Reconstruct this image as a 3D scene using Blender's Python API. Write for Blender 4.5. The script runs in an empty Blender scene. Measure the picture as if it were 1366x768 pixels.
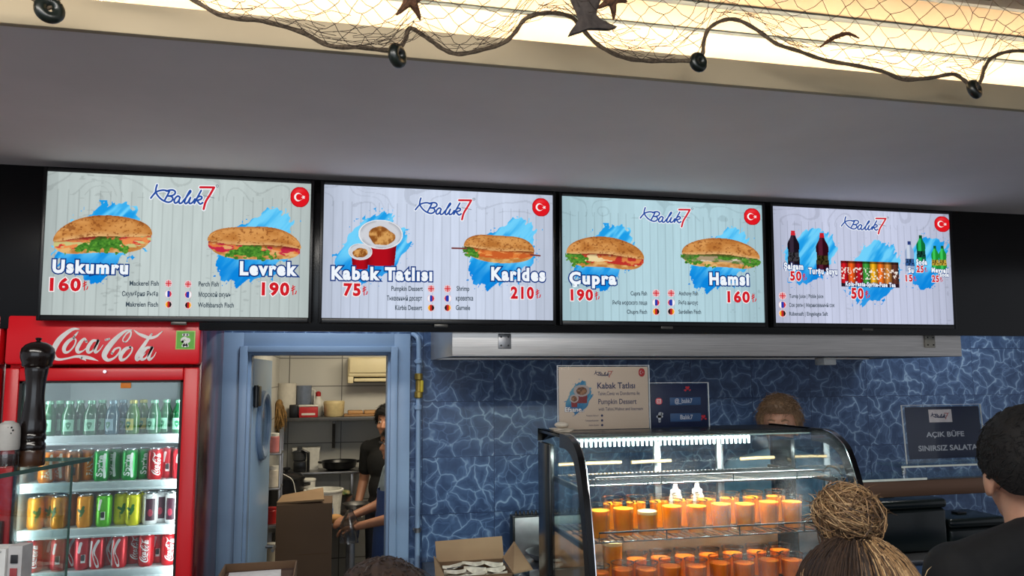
import bpy, bmesh, math, random
import numpy as np
from mathutils import Vector, Matrix

random.seed(7)
RNG = np.random.RandomState(11)
SC = bpy.context.scene
COL = SC.collection

# ------------------------------------------------------------------ camera
EYE = 1.95
FPX = 1038.0
PITCH, YAW, ROLL = math.radians(6.5), math.radians(12.96), math.radians(.336)
_F = Vector((math.sin(YAW)*math.cos(PITCH), math.cos(YAW)*math.cos(PITCH), math.sin(PITCH)))
_R0 = Vector((math.cos(YAW), -math.sin(YAW), 0))
_U0 = _R0.cross(_F)
_R = _R0*math.cos(ROLL) - _U0*math.sin(ROLL)
_U = _U0*math.cos(ROLL) + _R0*math.sin(ROLL)
cam_d = bpy.data.cameras.new('camera')
cam_d.sensor_width = 36
cam_d.lens = FPX*36/1366
cam_d.clip_start = .05
cam = bpy.data.objects.new('camera', cam_d)
COL.objects.link(cam)
m = Matrix((( _R.x, _U.x, -_F.x, 0), (_R.y, _U.y, -_F.y, 0), (_R.z, _U.z, -_F.z, EYE), (0, 0, 0, 1)))
cam.matrix_world = m
SC.camera = cam
CAM = Vector((0, 0, EYE))

# ------------------------------------------------------------------ world, lamps, exposure
w = bpy.data.worlds.new('daylight')
SC.world = w
w.use_nodes = True
w.node_tree.nodes['Background'].inputs[0].default_value = (.87, .91, 1.0, 1)
w.node_tree.nodes['Background'].inputs[1].default_value = .38
SC.view_settings.view_transform = 'Standard'
SC.view_settings.look = 'None'
SC.view_settings.gamma = 1
SC.view_settings.use_curve_mapping = False
SC.view_settings.exposure = 0.0
SC.cycles.transparent_max_bounces = 48


def area(name, loc, target, sx, sy, power, color):
    d = bpy.data.lights.new(name, 'AREA')
    d.shape = 'RECTANGLE'
    d.size, d.size_y, d.energy, d.color = sx, sy, power, color
    o = bpy.data.objects.new(name, d)
    COL.objects.link(o)
    o.location = loc
    o.rotation_euler = (Vector(target)-Vector(loc)).to_track_quat('-Z', 'Y').to_euler()
    return o


area('shop_ceiling_light', (-.5, .5, 3.0), (.1, 3.6, 1.2), 3.0, .35, 72, (1, .95, .88))
area('shop_front_daylight', (-.6, -2.5, 2.0), (-.2, 4, 1.6), 4.5, 1.6, 40, (.80, .9, 1))
area('kitchen_ceiling_light', (.55, 5.4, 2.55), (.45, 5.8, 0), 1.0, .5, 25, (1, .88, .66))
area('display_case_light', (1.25, 2.515, 1.715), (1.25, 2.60, 1.3), .90, .03, 19, (.95, 1, .98))
area('fridge_light', (-1.105, 3.25, 1.45), (-.80, 3.45, 1.45), .03, 1.0, 2.6, (.95, 1, 1))
area('fridge_light', (-.565, 3.25, 1.45), (-.85, 3.45, 1.45), .03, 1.0, 2.6, (.95, 1, 1))
area('right_wall_light', (3.55, 3.42, 2.72), (3.8, 4.0, 1.9), .5, .12, 9, (1, .98, .92))
area('left_wall_fill', (-.05, 3.5, 2.72), (.25, 4.0, 1.0), .6, .12, 7, (.92, .97, 1))  # added fill, no fitting known; brightens left tiles and door frame


# ------------------------------------------------------------------ pixel measuring
def ray(px, py):
    return _F*FPX + _R*(px-683) + _U*(384-py)


def oy(px, py, Y):
    d = ray(px, py)
    return CAM + d*(Y/d.y)


def oz(px, py, z):
    d = ray(px, py)
    return CAM + d*((z-EYE)/d.z)


def ox(px, py, x):
    d = ray(px, py)
    return CAM + d*(x/d.x)


def od(px, py, dep):
    return CAM + ray(px, py)*(dep/FPX)


# ------------------------------------------------------------------ materials
def lin(c):
    o = []
    for v in c[:3]:
        v = v/255.0
        o.append(v/12.92 if v <= .04045 else ((v+.055)/1.055)**2.4)
    return (o[0], o[1], o[2], 1)


_mats = {}


def mat(name, rgb, rough=.5, metal=0, noise=None, bump=0, spec=.5, stretch=(1, 1, 1), rgb2=None):
    if name in _mats:
        return _mats[name]
    m = bpy.data.materials.new(name)
    m.use_nodes = True
    nt = m.node_tree
    b = nt.nodes['Principled BSDF']
    b.inputs['Base Color'].default_value = lin(rgb)
    b.inputs['Roughness'].default_value = rough
    b.inputs['Metallic'].default_value = metal
    b.inputs['Specular IOR Level'].default_value = spec
    if noise is None:
        noise = (30, .10)
    tc = nt.nodes.new('ShaderNodeTexCoord')
    mp = nt.nodes.new('ShaderNodeMapping')
    mp.inputs['Scale'].default_value = stretch
    nt.links.new(tc.outputs['Object'], mp.inputs[0])
    n = nt.nodes.new('ShaderNodeTexNoise')
    n.inputs['Scale'].default_value = noise[0]
    n.inputs['Detail'].default_value = 4
    nt.links.new(mp.outputs[0], n.inputs['Vector'])
    r = nt.nodes.new('ShaderNodeValToRGB')
    a = noise[1]
    c = lin(rgb)
    if rgb2:
        c2 = lin(rgb2)
        r.color_ramp.elements[0].color = c
        r.color_ramp.elements[1].color = c2
        r.color_ramp.elements[0].position = .42
        r.color_ramp.elements[1].position = .58
    else:
        r.color_ramp.elements[0].color = tuple(v*(1-a) for v in c[:3])+(1,)
        r.color_ramp.elements[1].color = tuple(min(1, v*(1+a)) for v in c[:3])+(1,)
        r.color_ramp.elements[0].position = .3
        r.color_ramp.elements[1].position = .7
    nt.links.new(n.outputs[0], r.inputs[0])
    nt.links.new(r.outputs[0], b.inputs['Base Color'])
    if bump:
        bp = nt.nodes.new('ShaderNodeBump')
        bp.inputs['Strength'].default_value = bump
        bp.inputs['Distance'].default_value = .01
        nt.links.new(n.outputs[0], bp.inputs['Height'])
        nt.links.new(bp.outputs[0], b.inputs['Normal'])
    _mats[name] = m
    return m


def emis(name, rgb, s=1.0):
    if name in _mats:
        return _mats[name]
    m = bpy.data.materials.new(name)
    m.use_nodes = True
    nt = m.node_tree
    nt.nodes.remove(nt.nodes['Principled BSDF'])
    e = nt.nodes.new('ShaderNodeEmission')
    e.inputs[0].default_value = lin(rgb)
    e.inputs[1].default_value = s
    nt.links.new(e.outputs[0], nt.nodes['Material Output'].inputs[0])
    _mats[name] = m
    return m


def scr(rgb):
    return emis('screen_%d_%d_%d' % tuple(rgb), rgb, 1.0)


def attr_mat(name, emit):
    m = bpy.data.materials.new(name)
    m.use_nodes = True
    nt = m.node_tree
    a = nt.nodes.new('ShaderNodeAttribute')
    a.attribute_name = 'Col'
    b = nt.nodes['Principled BSDF']
    if emit:
        nt.nodes.remove(b)
        e = nt.nodes.new('ShaderNodeEmission')
        nt.links.new(a.outputs[0], e.inputs[0])
        nt.links.new(e.outputs[0], nt.nodes['Material Output'].inputs[0])
    else:
        b.inputs['Roughness'].default_value = .5
        nt.links.new(a.outputs[0], b.inputs['Base Color'])
    return m


M_PIC = attr_mat('screen_picture', True)
M_PRINT = attr_mat('printed_picture', False)


def glass(name, tint=(255, 255, 255), refl=.9, rough=.02, base=.04, wet=0):
    """thin pane: see-through with a fresnel reflection"""
    m = bpy.data.materials.new(name)
    m.use_nodes = True
    nt = m.node_tree
    nt.nodes.remove(nt.nodes['Principled BSDF'])
    t = nt.nodes.new('ShaderNodeBsdfTransparent')
    t.inputs[0].default_value = lin(tint)
    g = nt.nodes.new('ShaderNodeBsdfGlossy')
    g.inputs['Roughness'].default_value = rough
    fr = nt.nodes.new('ShaderNodeFresnel')
    fr.inputs[0].default_value = 1.45
    mm = nt.nodes.new('ShaderNodeMath')
    mm.operation = 'MULTIPLY_ADD'
    mm.inputs[1].default_value = refl
    mm.inputs[2].default_value = base
    nt.links.new(fr.outputs[0], mm.inputs[0])
    mix = nt.nodes.new('ShaderNodeMixShader')
    nt.links.new(mm.outputs[0], mix.inputs[0])
    nt.links.new(t.outputs[0], mix.inputs[1])
    nt.links.new(g.outputs[0], mix.inputs[2])
    last = mix
    if wet:
        # milky droplets of condensation
        tc = nt.nodes.new('ShaderNodeTexCoord')
        n = nt.nodes.new('ShaderNodeTexNoise')
        n.inputs['Scale'].default_value = 9
        n.inputs['Detail'].default_value = 6
        v = nt.nodes.new('ShaderNodeTexVoronoi')
        v.inputs['Scale'].default_value = 130
        nt.links.new(tc.outputs['Object'], n.inputs['Vector'])
        nt.links.new(tc.outputs['Object'], v.inputs['Vector'])
        r1 = nt.nodes.new('ShaderNodeValToRGB')
        r1.color_ramp.elements[0].position = .4
        r1.color_ramp.elements[1].position = .75
        nt.links.new(n.outputs[0], r1.inputs[0])
        r2 = nt.nodes.new('ShaderNodeValToRGB')
        r2.color_ramp.elements[0].position = .10
        r2.color_ramp.elements[1].position = .28
        r2.color_ramp.elements[0].color = (1, 1, 1, 1)
        r2.color_ramp.elements[1].color = (.12, .12, .12, 1)
        nt.links.new(v.outputs['Distance'], r2.inputs[0])
        mu = nt.nodes.new('ShaderNodeMath')
        mu.operation = 'MULTIPLY'
        nt.links.new(r1.outputs[0], mu.inputs[0])
        nt.links.new(r2.outputs[0], mu.inputs[1])
        m2 = nt.nodes.new('ShaderNodeMath')
        m2.operation = 'MULTIPLY'
        m2.inputs[1].default_value = wet
        nt.links.new(mu.outputs[0], m2.inputs[0])
        df = nt.nodes.new('ShaderNodeBsdfTranslucent')
        df.inputs[0].default_value = (.8, .8, .8, 1)
        dd = nt.nodes.new('ShaderNodeBsdfDiffuse')
        dd.inputs[0].default_value = (.8, .8, .8, 1)
        ad = nt.nodes.new('ShaderNodeMixShader')
        ad.inputs[0].default_value = .5
        nt.links.new(df.outputs[0], ad.inputs[1])
        nt.links.new(dd.outputs[0], ad.inputs[2])
        mx = nt.nodes.new('ShaderNodeMixShader')
        nt.links.new(m2.outputs[0], mx.inputs[0])
        nt.links.new(mix.outputs[0], mx.inputs[1])
        nt.links.new(ad.outputs[0], mx.inputs[2])
        last = mx
    nt.links.new(last.outputs[0], nt.nodes['Material Output'].inputs[0])
    return m


# ------------------------------------------------------------------ objects
BASE = {}


def tag(o, label=None, cat=None, group=None, kind=None):
    if label:
        o['label'] = label
    if cat:
        o['category'] = cat
    if group:
        o['group'] = group
    if kind:
        o['kind'] = kind
    return o


def thing(name, label, cat, loc=(0, 0, 0), group=None, local=False, rot=(0, 0, 0)):
    o = bpy.data.objects.new(name, None)
    o.empty_display_size = .05
    COL.objects.link(o)
    o.location = loc
    o.rotation_euler = rot
    BASE[o] = Vector((0, 0, 0)) if local else Vector(loc)
    return tag(o, label, cat, group)


def kids(o):
    return [c for c in bpy.data.objects if c.parent == o]


def copy_tree(o, parent=None, _map=None):
    if _map is None:
        _map = {}
        for c in bpy.data.objects:
            if c.parent:
                _map.setdefault(c.parent, []).append(c)
    c = o.copy()
    COL.objects.link(c)
    if parent:
        c.parent = parent
    for ch in _map.get(o, []):
        copy_tree(ch, c, _map)
    return c


def link_mesh(name, me, mats, parent=None):
    for mm in (mats if isinstance(mats, (list, tuple)) else [mats]):
        me.materials.append(mm)
    o = bpy.data.objects.new(name, me)
    COL.objects.link(o)
    if parent:
        o.parent = parent
        BASE[o] = BASE[parent]
    return o


class MB:
    def __init__(s):
        s.bm = bmesh.new()

    def _add(s, vs, fs, mi=0):
        bv = [s.bm.verts.new(v) for v in vs]
        for f in fs:
            try:
                fc = s.bm.faces.new([bv[i] for i in f])
                fc.material_index = mi
            except ValueError:
                pass
        return bv

    def box(s, x0, x1, y0, y1, z0, z1, bev=0, mi=0, M=None, seg=2):
        t = bmesh.new()
        bmesh.ops.create_cube(t, size=1)
        for v in t.verts:
            v.co = Vector(((x0+x1)/2+v.co.x*(x1-x0), (y0+y1)/2+v.co.y*(y1-y0), (z0+z1)/2+v.co.z*(z1-z0)))
        if bev:
            bmesh.ops.bevel(t, geom=list(t.edges), offset=bev, segments=seg, profile=.5, affect='EDGES')
        t.verts.index_update()
        s._add([(M @ v.co if M else v.co.copy()) for v in t.verts], [[v.index for v in f.verts] for f in t.faces], mi)
        t.free()
        return s

    def lathe(s, prof, n=32, c=(0, 0, 0), mi=0, ax='z', close=True):
        vs, fs = [], []
        k = len(prof)
        for i in range(n):
            a = 2*math.pi*i/n
            for r, z in prof:
                p = (r*math.cos(a), r*math.sin(a), z)
                if ax == 'y':
                    p = (p[0], p[2], p[1])
                elif ax == 'x':
                    p = (p[2], p[0], p[1])
                vs.append((p[0]+c[0], p[1]+c[1], p[2]+c[2]))
        for i in range(n):
            j = (i+1) % n
            for q in range(k-1):
                fs.append((i*k+q, j*k+q, j*k+q+1, i*k+q+1))
        bv = s._add(vs, fs, mi)
        if close:
            for q, rev in ((0, True), (k-1, False)):
                if prof[q][0] > 1e-5:
                    l = [bv[i*k+q] for i in range(n)]
                    try:
                        f = s.bm.faces.new(l[::-1] if rev else l)
                        f.material_index = mi
                    except ValueError:
                        pass
        return s

    def tube(s, pts, r, n=8, mi=0, cap=True, flat=1.0):
        pts = [Vector(p) for p in pts]
        k = len(pts)
        rs = r if isinstance(r, (list, tuple)) else [r]*k
        vs, fs = [], []
        up = None
        for i, p in enumerate(pts):
            t = (pts[min(i+1, k-1)]-pts[max(i-1, 0)])
            if t.length < 1e-9:
                t = Vector((0, 0, 1))
            t.normalize()
            if up is None:
                up = t.orthogonal().normalized()
            else:
                up = up - t*up.dot(t)
                if up.length < 1e-6:
                    up = t.orthogonal()
                up.normalize()
            b = t.cross(up)
            for j in range(n):
                a = 2*math.pi*j/n
                vs.append(p+up*math.cos(a)*rs[i]+b*math.sin(a)*rs[i]*flat)
        for i in range(k-1):
            for j in range(n):
                q = (j+1) % n
                fs.append((i*n+j, i*n+q, (i+1)*n+q, (i+1)*n+j))
        if cap:
            fs.append(tuple(range(n))[::-1])
            fs.append(tuple((k-1)*n+j for j in range(n)))
        s._add(vs, fs, mi)
        return s

    def ell(s, c, r, n=20, m=14, M=None, mi=0):
        r = r if isinstance(r, (tuple, list)) else (r, r, r)
        vs = [(0, 0, 1)]
        for i in range(1, m):
            t = math.pi*i/m
            for j in range(n):
                a = 2*math.pi*j/n
                vs.append((math.sin(t)*math.cos(a), math.sin(t)*math.sin(a), math.cos(t)))
        vs.append((0, 0, -1))
        fs = [(0, 1+j, 1+(j+1) % n) for j in range(n)]
        for i in range(m-2):
            for j in range(n):
                q = (j+1) % n
                fs.append((1+i*n+j, 1+(i+1)*n+j, 1+(i+1)*n+q, 1+i*n+q))
        L = len(vs)-1
        fs += [(L, L-n+(j+1) % n, L-n+j) for j in range(n)]
        out = []
        for v in vs:
            p = Vector((v[0]*r[0], v[1]*r[1], v[2]*r[2]))
            if M:
                p = M @ p
            out.append(p+Vector(c))
        s._add(out, fs, mi)
        return s

    def caps(s, p0, p1, r0, r1, n=14):
        """tapered capsule as closed overlapping shells"""
        s.tube([p0, p1], [r0, r1], n)
        s.ell(p0, r0, n, 8)
        s.ell(p1, r1, n, 8)
        return s

    def prism(s, poly, fn, lo, hi, mi=0):
        n = len(poly)
        vs = [fn(a, b, lo) for a, b in poly]+[fn(a, b, hi) for a, b in poly]
        fs = [tuple(range(n)), tuple(range(2*n-1, n-1, -1))]
        for i in range(n):
            j = (i+1) % n
            fs.append((i, i+n, j+n, j))
        s._add(vs, fs, mi)
        return s

    def flat(s, vs2, fs, fn, mi=0):
        s._add([fn(a, b) for a, b in vs2], fs, mi)
        return s

    def mesh(s, name, off=Vector((0, 0, 0)), smooth=35, fix=True):
        if fix:
            bmesh.ops.recalc_face_normals(s.bm, faces=list(s.bm.faces))
        me = bpy.data.meshes.new(name)
        for v in s.bm.verts:
            v.co -= off
        s.bm.to_mesh(me)
        s.bm.free()
        if smooth:
            me.shade_smooth()
            me.set_sharp_from_angle(angle=math.radians(smooth))
        return me

    def build(s, name, mats, parent=None, smooth=35, fix=True):
        off = BASE[parent] if parent else Vector((0, 0, 0))
        return link_mesh(name, s.mesh(name, off, smooth, fix), mats, parent)


def remeshed(mb, name, voxel, iters=4, mats=None, parent=None):
    me = mb.mesh(name, BASE[parent] if parent else Vector((0, 0, 0)), 0)
    o = bpy.data.objects.new(name, me)
    COL.objects.link(o)
    r = o.modifiers.new('r', 'REMESH')
    r.mode = 'VOXEL'
    r.voxel_size = voxel
    r.adaptivity = 0
    sm = o.modifiers.new('s', 'SMOOTH')
    sm.factor = .5
    sm.iterations = iters
    dg = bpy.context.evaluated_depsgraph_get()
    me2 = bpy.data.meshes.new_from_object(o.evaluated_get(dg))
    bpy.data.objects.remove(o)
    bpy.data.meshes.remove(me)
    me2.name = name
    me2.shade_smooth()
    return link_mesh(name, me2, mats, parent)


# ------------------------------------------------------------------ flat lettering and pictures
_tc = {}


def text2d(s, bold=0.0, shear=0.0, space=1.0):
    key = (s, bold, shear, space)
    if key in _tc:
        return _tc[key]
    cu = bpy.data.curves.new('t', 'FONT')
    cu.body = s
    cu.size = 1
    cu.offset = bold
    cu.shear = shear
    cu.space_character = space
    cu.resolution_u = 3
    cu.fill_mode = 'FRONT'
    o = bpy.data.objects.new('t', cu)
    COL.objects.link(o)
    dg = bpy.context.evaluated_depsgraph_get()
    me = bpy.data.meshes.new_from_object(o.evaluated_get(dg))
    vs = [(v.co.x, v.co.y) for v in me.vertices]
    fs = [tuple(p.vertices) for p in me.polygons]
    bpy.data.objects.remove(o)
    bpy.data.curves.remove(cu)
    bpy.data.meshes.remove(me)
    _tc[key] = (vs, fs)
    return vs, fs


def fit_text(s, a, b, cap, fn, mb, bold=0.0, mi=0, shear=0.0, ref=None, space=1.0):
    """text from baseline point a to baseline point b (2-D), with given cap height, drawn through fn(u, v)"""
    vs, fs = text2d(s, bold, shear, space)
    if not vs:
        return
    rv = text2d(s, ref if ref is not None else bold, shear, space)[0]
    x0 = min(v[0] for v in rv)
    x1 = max(v[0] for v in rv)
    ax, ay = a
    bx, by = b
    L = math.hypot(bx-ax, by-ay)
    ux, uy = (bx-ax)/L, (by-ay)/L
    k = L/(x1-x0)
    h = cap/.70
    out = []
    for x, y in vs:
        t = (x-x0)*k
        q = y*h
        out.append((ax+ux*t-uy*q, ay+uy*t+ux*q))
    mb.flat(out, fs, fn, mi)


def cat_rom(pts, n=7):
    P = [np.array(p, float) for p in pts]
    P = [2*P[0]-P[1]]+P+[2*P[-1]-P[-2]]
    out = []
    for i in range(1, len(P)-2):
        p0, p1, p2, p3 = P[i-1:i+3]
        for k in range(n):
            t = k/n
            out.append(.5*((2*p1)+(-p0+p2)*t+(2*p0-5*p1+4*p2-p3)*t*t+(-p0+3*p1-3*p2+p3)*t**3))
    out.append(P[-2])
    return out


def ribbon(pts, fn, mb, mi=0, wid=None, grow=0.0, n=7):
    """brush stroke: (x, y[, width]) control points; widths in the same unit"""
    pp = [tuple(p) if len(p) == 3 else (p[0], p[1], wid) for p in pts]
    c = cat_rom(pp, n)
    L, Rr = [], []
    for i, p in enumerate(c):
        t = c[min(i+1, len(c)-1)][:2]-c[max(i-1, 0)][:2]
        l = np.hypot(*t)
        t = t/l if l > 1e-9 else np.array((1, 0))
        nn = np.array((-t[1], t[0]))
        hw = max(p[2], .01)/2+grow
        L.append(p[:2]+nn*hw)
        Rr.append(p[:2]-nn*hw)
    k = len(c)
    vs = [tuple(v) for v in L]+[tuple(v) for v in Rr]
    fs = [(i, i+1, k+i+1, k+i) for i in range(k-1)]
    for e in (0, k-1):
        hw = max(c[e][2], .01)/2+grow
        b = len(vs)
        vs += [(c[e][0]+hw*math.cos(a*math.pi/6), c[e][1]+hw*math.sin(a*math.pi/6)) for a in range(12)]
        fs.append(tuple(range(b, b+12)))
    mb.flat(vs, fs, fn, mi)


def lin_np(c):
    c = np.clip(c, 0, 1)
    return np.where(c <= .04045, c/12.92, ((c+.055)/1.055)**2.4)


def vnoise(U, V, fx, fy, seed=0, octv=3):
    o = np.zeros_like(U)
    amp, tot = 1.0, 0
    for k in range(octv):
        rs = np.random.RandomState(seed*17+k+1)
        g = rs.rand(97, 97)
        x = U*fx*2**k+13.1
        y = V*fy*2**k+7.7
        xi = np.floor(x).astype(int)
        yi = np.floor(y).astype(int)
        a = x-xi
        b = y-yi
        a = a*a*(3-2*a)
        b = b*b*(3-2*b)
        q = lambda i, j: g[(xi+i) % 97, (yi+j) % 97]
        o += amp*((q(0, 0)*(1-a)+q(1, 0)*a)*(1-b)+(q(0, 1)*(1-a)+q(1, 1)*a)*b)
        tot += amp
        amp *= .5
    return o/tot


def paint(name, parent, fn3, rect, nx, ny, fn, mt):
    """a flat picture: a grid of vertices coloured by fn(U, V) -> rgb 0..1 (display values), mask"""
    u0, u1, v0, v1 = rect
    U, V = np.meshgrid(np.linspace(0, 1, nx), np.linspace(0, 1, ny))
    rgb, mask = fn(U, V)
    off = BASE[parent] if parent else Vector((0, 0, 0))
    idx = -np.ones(nx*ny, int)
    mk = mask.reshape(-1).astype(int)
    fs = []
    for j in range(ny-1):
        for i in range(nx-1):
            q = (j*nx+i, j*nx+i+1, (j+1)*nx+i+1, (j+1)*nx+i)
            if mk[q[0]]+mk[q[1]]+mk[q[2]]+mk[q[3]] >= 3:
                fs.append(q)
    used = sorted(set(i for f in fs for i in f))
    for k, i in enumerate(used):
        idx[i] = k
    Uf, Vf = U.reshape(-1), V.reshape(-1)
    vs = [Vector(fn3(u0+(u1-u0)*Uf[i], v0+(v1-v0)*Vf[i]))-off for i in used]
    me = bpy.data.meshes.new(name)
    me.from_pydata(vs, [], [tuple(int(idx[i]) for i in f) for f in fs])
    ca = me.color_attributes.new('Col', 'FLOAT_COLOR', 'POINT')
    c = np.ones((len(used), 4), np.float32)
    c[:, :3] = lin_np(rgb.reshape(-1, 3)[used])
    ca.data.foreach_set('color', c.reshape(-1))
    me.update()
    return link_mesh(name, me, mt, parent)


def C3(*c):
    return np.array(c, float)/255.0


def mixc(a, b, t):
    t = np.clip(t, 0, 1)[..., None]
    return a*(1-t)+b*t


def sstep(a, b, x):
    t = np.clip((x-a)/(b-a), 0, 1)
    return t*t*(3-2*t)
# ------------------------------------------------------------------ materials of the place
def tile_material():
    m = bpy.data.materials.new('water_tile')
    m.use_nodes = True
    nt = m.node_tree
    N, L = nt.nodes.new, nt.links.new
    b = nt.nodes['Principled BSDF']
    geo = N('ShaderNodeTexCoord')
    sep = N('ShaderNodeSeparateXYZ')
    L(geo.outputs['Object'], sep.inputs[0])

    def mth(op, a, c=None, d=None):
        n = N('ShaderNodeMath')
        n.operation = op
        for i, q in enumerate((a, c, d)):
            if q is None:
                continue
            if isinstance(q, (int, float)):
                n.inputs[i].default_value = q
            else:
                L(q, n.inputs[i])
        return n.outputs[0]
    u = mth('DIVIDE', mth('SUBTRACT', sep.outputs['X'], .451-3.70), .37)
    v = mth('DIVIDE', mth('SUBTRACT', sep.outputs['Z'], 1.545-2.80), .28)
    fu, fv = mth('FRACT', u), mth('FRACT', v)
    iu, iv = mth('FLOOR', u), mth('FLOOR', v)
    du = mth('MULTIPLY', mth('MINIMUM', fu, mth('SUBTRACT', 1, fu)), .37)
    dv = mth('MULTIPLY', mth('MINIMUM', fv, mth('SUBTRACT', 1, fv)), .28)
    seam = mth('LESS_THAN', mth('MINIMUM', du, dv), .0013)
    hsh = mth('MODULO', mth('ADD', mth('MULTIPLY', iu, 2), iv), 3)
    cmb = N('ShaderNodeCombineXYZ')
    L(mth('ADD', sep.outputs['X'], mth('MULTIPLY', hsh, 7.31)), cmb.inputs[0])
    L(sep.outputs['Z'], cmb.inputs[1])
    L(mth('MULTIPLY', hsh, 3.77), cmb.inputs[2])
    nz = N('ShaderNodeTexNoise')
    nz.inputs['Scale'].default_value = 8
    nz.inputs['Detail'].default_value = 2
    L(cmb.outputs[0], nz.inputs['Vector'])
    dis = N('ShaderNodeVectorMath')
    dis.operation = 'MULTIPLY_ADD'
    dis.inputs[1].default_value = (.16, .16, .16)
    L(nz.outputs['Color'], dis.inputs[0])
    L(cmb.outputs[0], dis.inputs[2])

    def vor(scale, lo, hi):
        vv = N('ShaderNodeTexVoronoi')
        vv.voronoi_dimensions = '2D'
        vv.feature = 'DISTANCE_TO_EDGE'
        vv.inputs['Scale'].default_value = scale
        L(dis.outputs[0], vv.inputs['Vector'])
        mr = N('ShaderNodeMapRange')
        mr.inputs['From Min'].default_value = lo
        mr.inputs['From Max'].default_value = hi
        mr.inputs['To Min'].default_value = 1
        mr.inputs['To Max'].default_value = 0
        L(vv.outputs['Distance'], mr.inputs['Value'])
        return mr.outputs[0]
    l1 = vor(10, .0, .06)
    glow = vor(10, .0, .26)
    l2 = vor(17, .0, .08)
    n2 = N('ShaderNodeTexNoise')
    n2.inputs['Scale'].default_value = 7
    n2.inputs['Detail'].default_value = 3
    L(cmb.outputs[0], n2.inputs['Vector'])
    n3 = N('ShaderNodeTexNoise')
    n3.inputs['Scale'].default_value = 22
    n3.inputs['Detail'].default_value = 3
    L(dis.outputs[0], n3.inputs['Vector'])
    gate = N('ShaderNodeMapRange')
    gate.inputs['From Min'].default_value = .38
    gate.inputs['From Max'].default_value = .66
    L(n2.outputs[0], gate.inputs['Value'])
    gate2 = N('ShaderNodeMapRange')
    gate2.inputs['From Min'].default_value = .62
    gate2.inputs['From Max'].default_value = .36
    L(n2.outputs[0], gate2.inputs['Value'])
    amt = mth('MULTIPLY', l1, mth('MULTIPLY_ADD', gate.outputs[0], .42, .26))
    amt = mth('ADD', amt, mth('MULTIPLY', glow, .22))
    amt = mth('ADD', amt, mth('MULTIPLY', l2, mth('MULTIPLY_ADD', gate2.outputs[0], .34, .04)))
    amt = mth('ADD', amt, mth('MULTIPLY_ADD', n3.outputs[0], .36, -.14))
    rmp = N('ShaderNodeValToRGB')
    e = rmp.color_ramp.elements
    e[0].color = lin((55, 76, 112))
    e[1].color = lin((152, 180, 208))
    e[0].position = .0
    e[1].position = .95
    x = e.new(.35)
    x.color = lin((86, 112, 152))
    L(amt, rmp.inputs[0])
    mix = N('ShaderNodeMixRGB')
    L(seam, mix.inputs[0])
    L(rmp.outputs[0], mix.inputs[1])
    mix.inputs[2].default_value = lin((38, 52, 84))
    L(mix.outputs[0], b.inputs['Base Color'])
    b.inputs['Roughness'].default_value = .28
    b.inputs['Specular IOR Level'].default_value = .35
    return m


def white_tile_material():
    m = bpy.data.materials.new('kitchen_tile')
    m.use_nodes = True
    nt = m.node_tree
    b = nt.nodes['Principled BSDF']
    tc = nt.nodes.new('ShaderNodeTexCoord')
    sp = nt.nodes.new('ShaderNodeSeparateXYZ')
    ad = nt.nodes.new('ShaderNodeMath')
    ad.operation = 'ADD'
    cb = nt.nodes.new('ShaderNodeCombineXYZ')
    br = nt.nodes.new('ShaderNodeTexBrick')
    br.offset = 0
    br.inputs['Color1'].default_value = lin((205, 203, 196))
    br.inputs['Color2'].default_value = lin((196, 195, 190))
    br.inputs['Mortar'].default_value = lin((110, 108, 104))
    br.inputs['Scale'].default_value = 1
    br.inputs['Mortar Size'].default_value = .004
    br.inputs['Brick Width'].default_value = .43
    br.inputs['Row Height'].default_value = .235
    nt.links.new(tc.outputs['Object'], sp.inputs[0])
    nt.links.new(sp.outputs['X'], ad.inputs[0])
    nt.links.new(sp.outputs['Y'], ad.inputs[1])
    nt.links.new(ad.outputs[0], cb.inputs[0])
    nt.links.new(sp.outputs['Z'], cb.inputs[1])
    nt.links.new(cb.outputs[0], br.inputs['Vector'])
    nt.links.new(br.outputs[0], b.inputs['Base Color'])
    b.inputs['Roughness'].default_value = .35
    return m


M_TILE = tile_material()
M_KT = white_tile_material()
M_CEIL = mat('ceiling_paint', (234, 224, 222), .85, noise=(3, .04))
M_CREAM = mat('cream_paint', (172, 156, 128), .7, noise=(5, .04))
M_HIGH = mat('high_ceiling_paint', (226, 208, 178), .8, noise=(4, .05))
M_GREYB = mat('grey_falloff_board', (50, 54, 56), .7, noise=(12, .12))  # dark grey board, its colour also carries the light falloff along the ceiling
M_RAIL = mat('teal_rail', (98, 112, 118), .45, .4)
M_PANEL = mat('black_panel', (12, 12, 14), .22, noise=(4, .3), spec=.35)
M_FLOOR = mat('floor_tile', (96, 92, 88), .4, noise=(6, .15))
M_BLUEFRAME = mat('light_blue_paint', (132, 158, 190), .42, noise=(6, .05))
M_LEAF = mat('light_blue_door', (150, 182, 216), .3, noise=(4, .05))
M_STEEL = mat('brushed_steel', (206, 202, 198), .42, 1.0, noise=(22, .16), stretch=(.25, 6, 14))
M_STEEL2 = mat('dull_steel', (150, 150, 152), .38, 1.0, noise=(14, .15))
M_BLACK = mat('black_plastic', (16, 16, 18), .35)
M_RUBBER = mat('black_rubber', (22, 22, 22), .6)
M_WHITE = mat('white_plastic', (225, 225, 222), .45)
M_DARK = mat('dark_interior', (14, 14, 15), .8)


def struct(name, mb, m, parent=None, smooth=30):
    o = mb.build(name, m, parent, smooth)
    if not parent:
        o['kind'] = 'structure'
    return o


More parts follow.
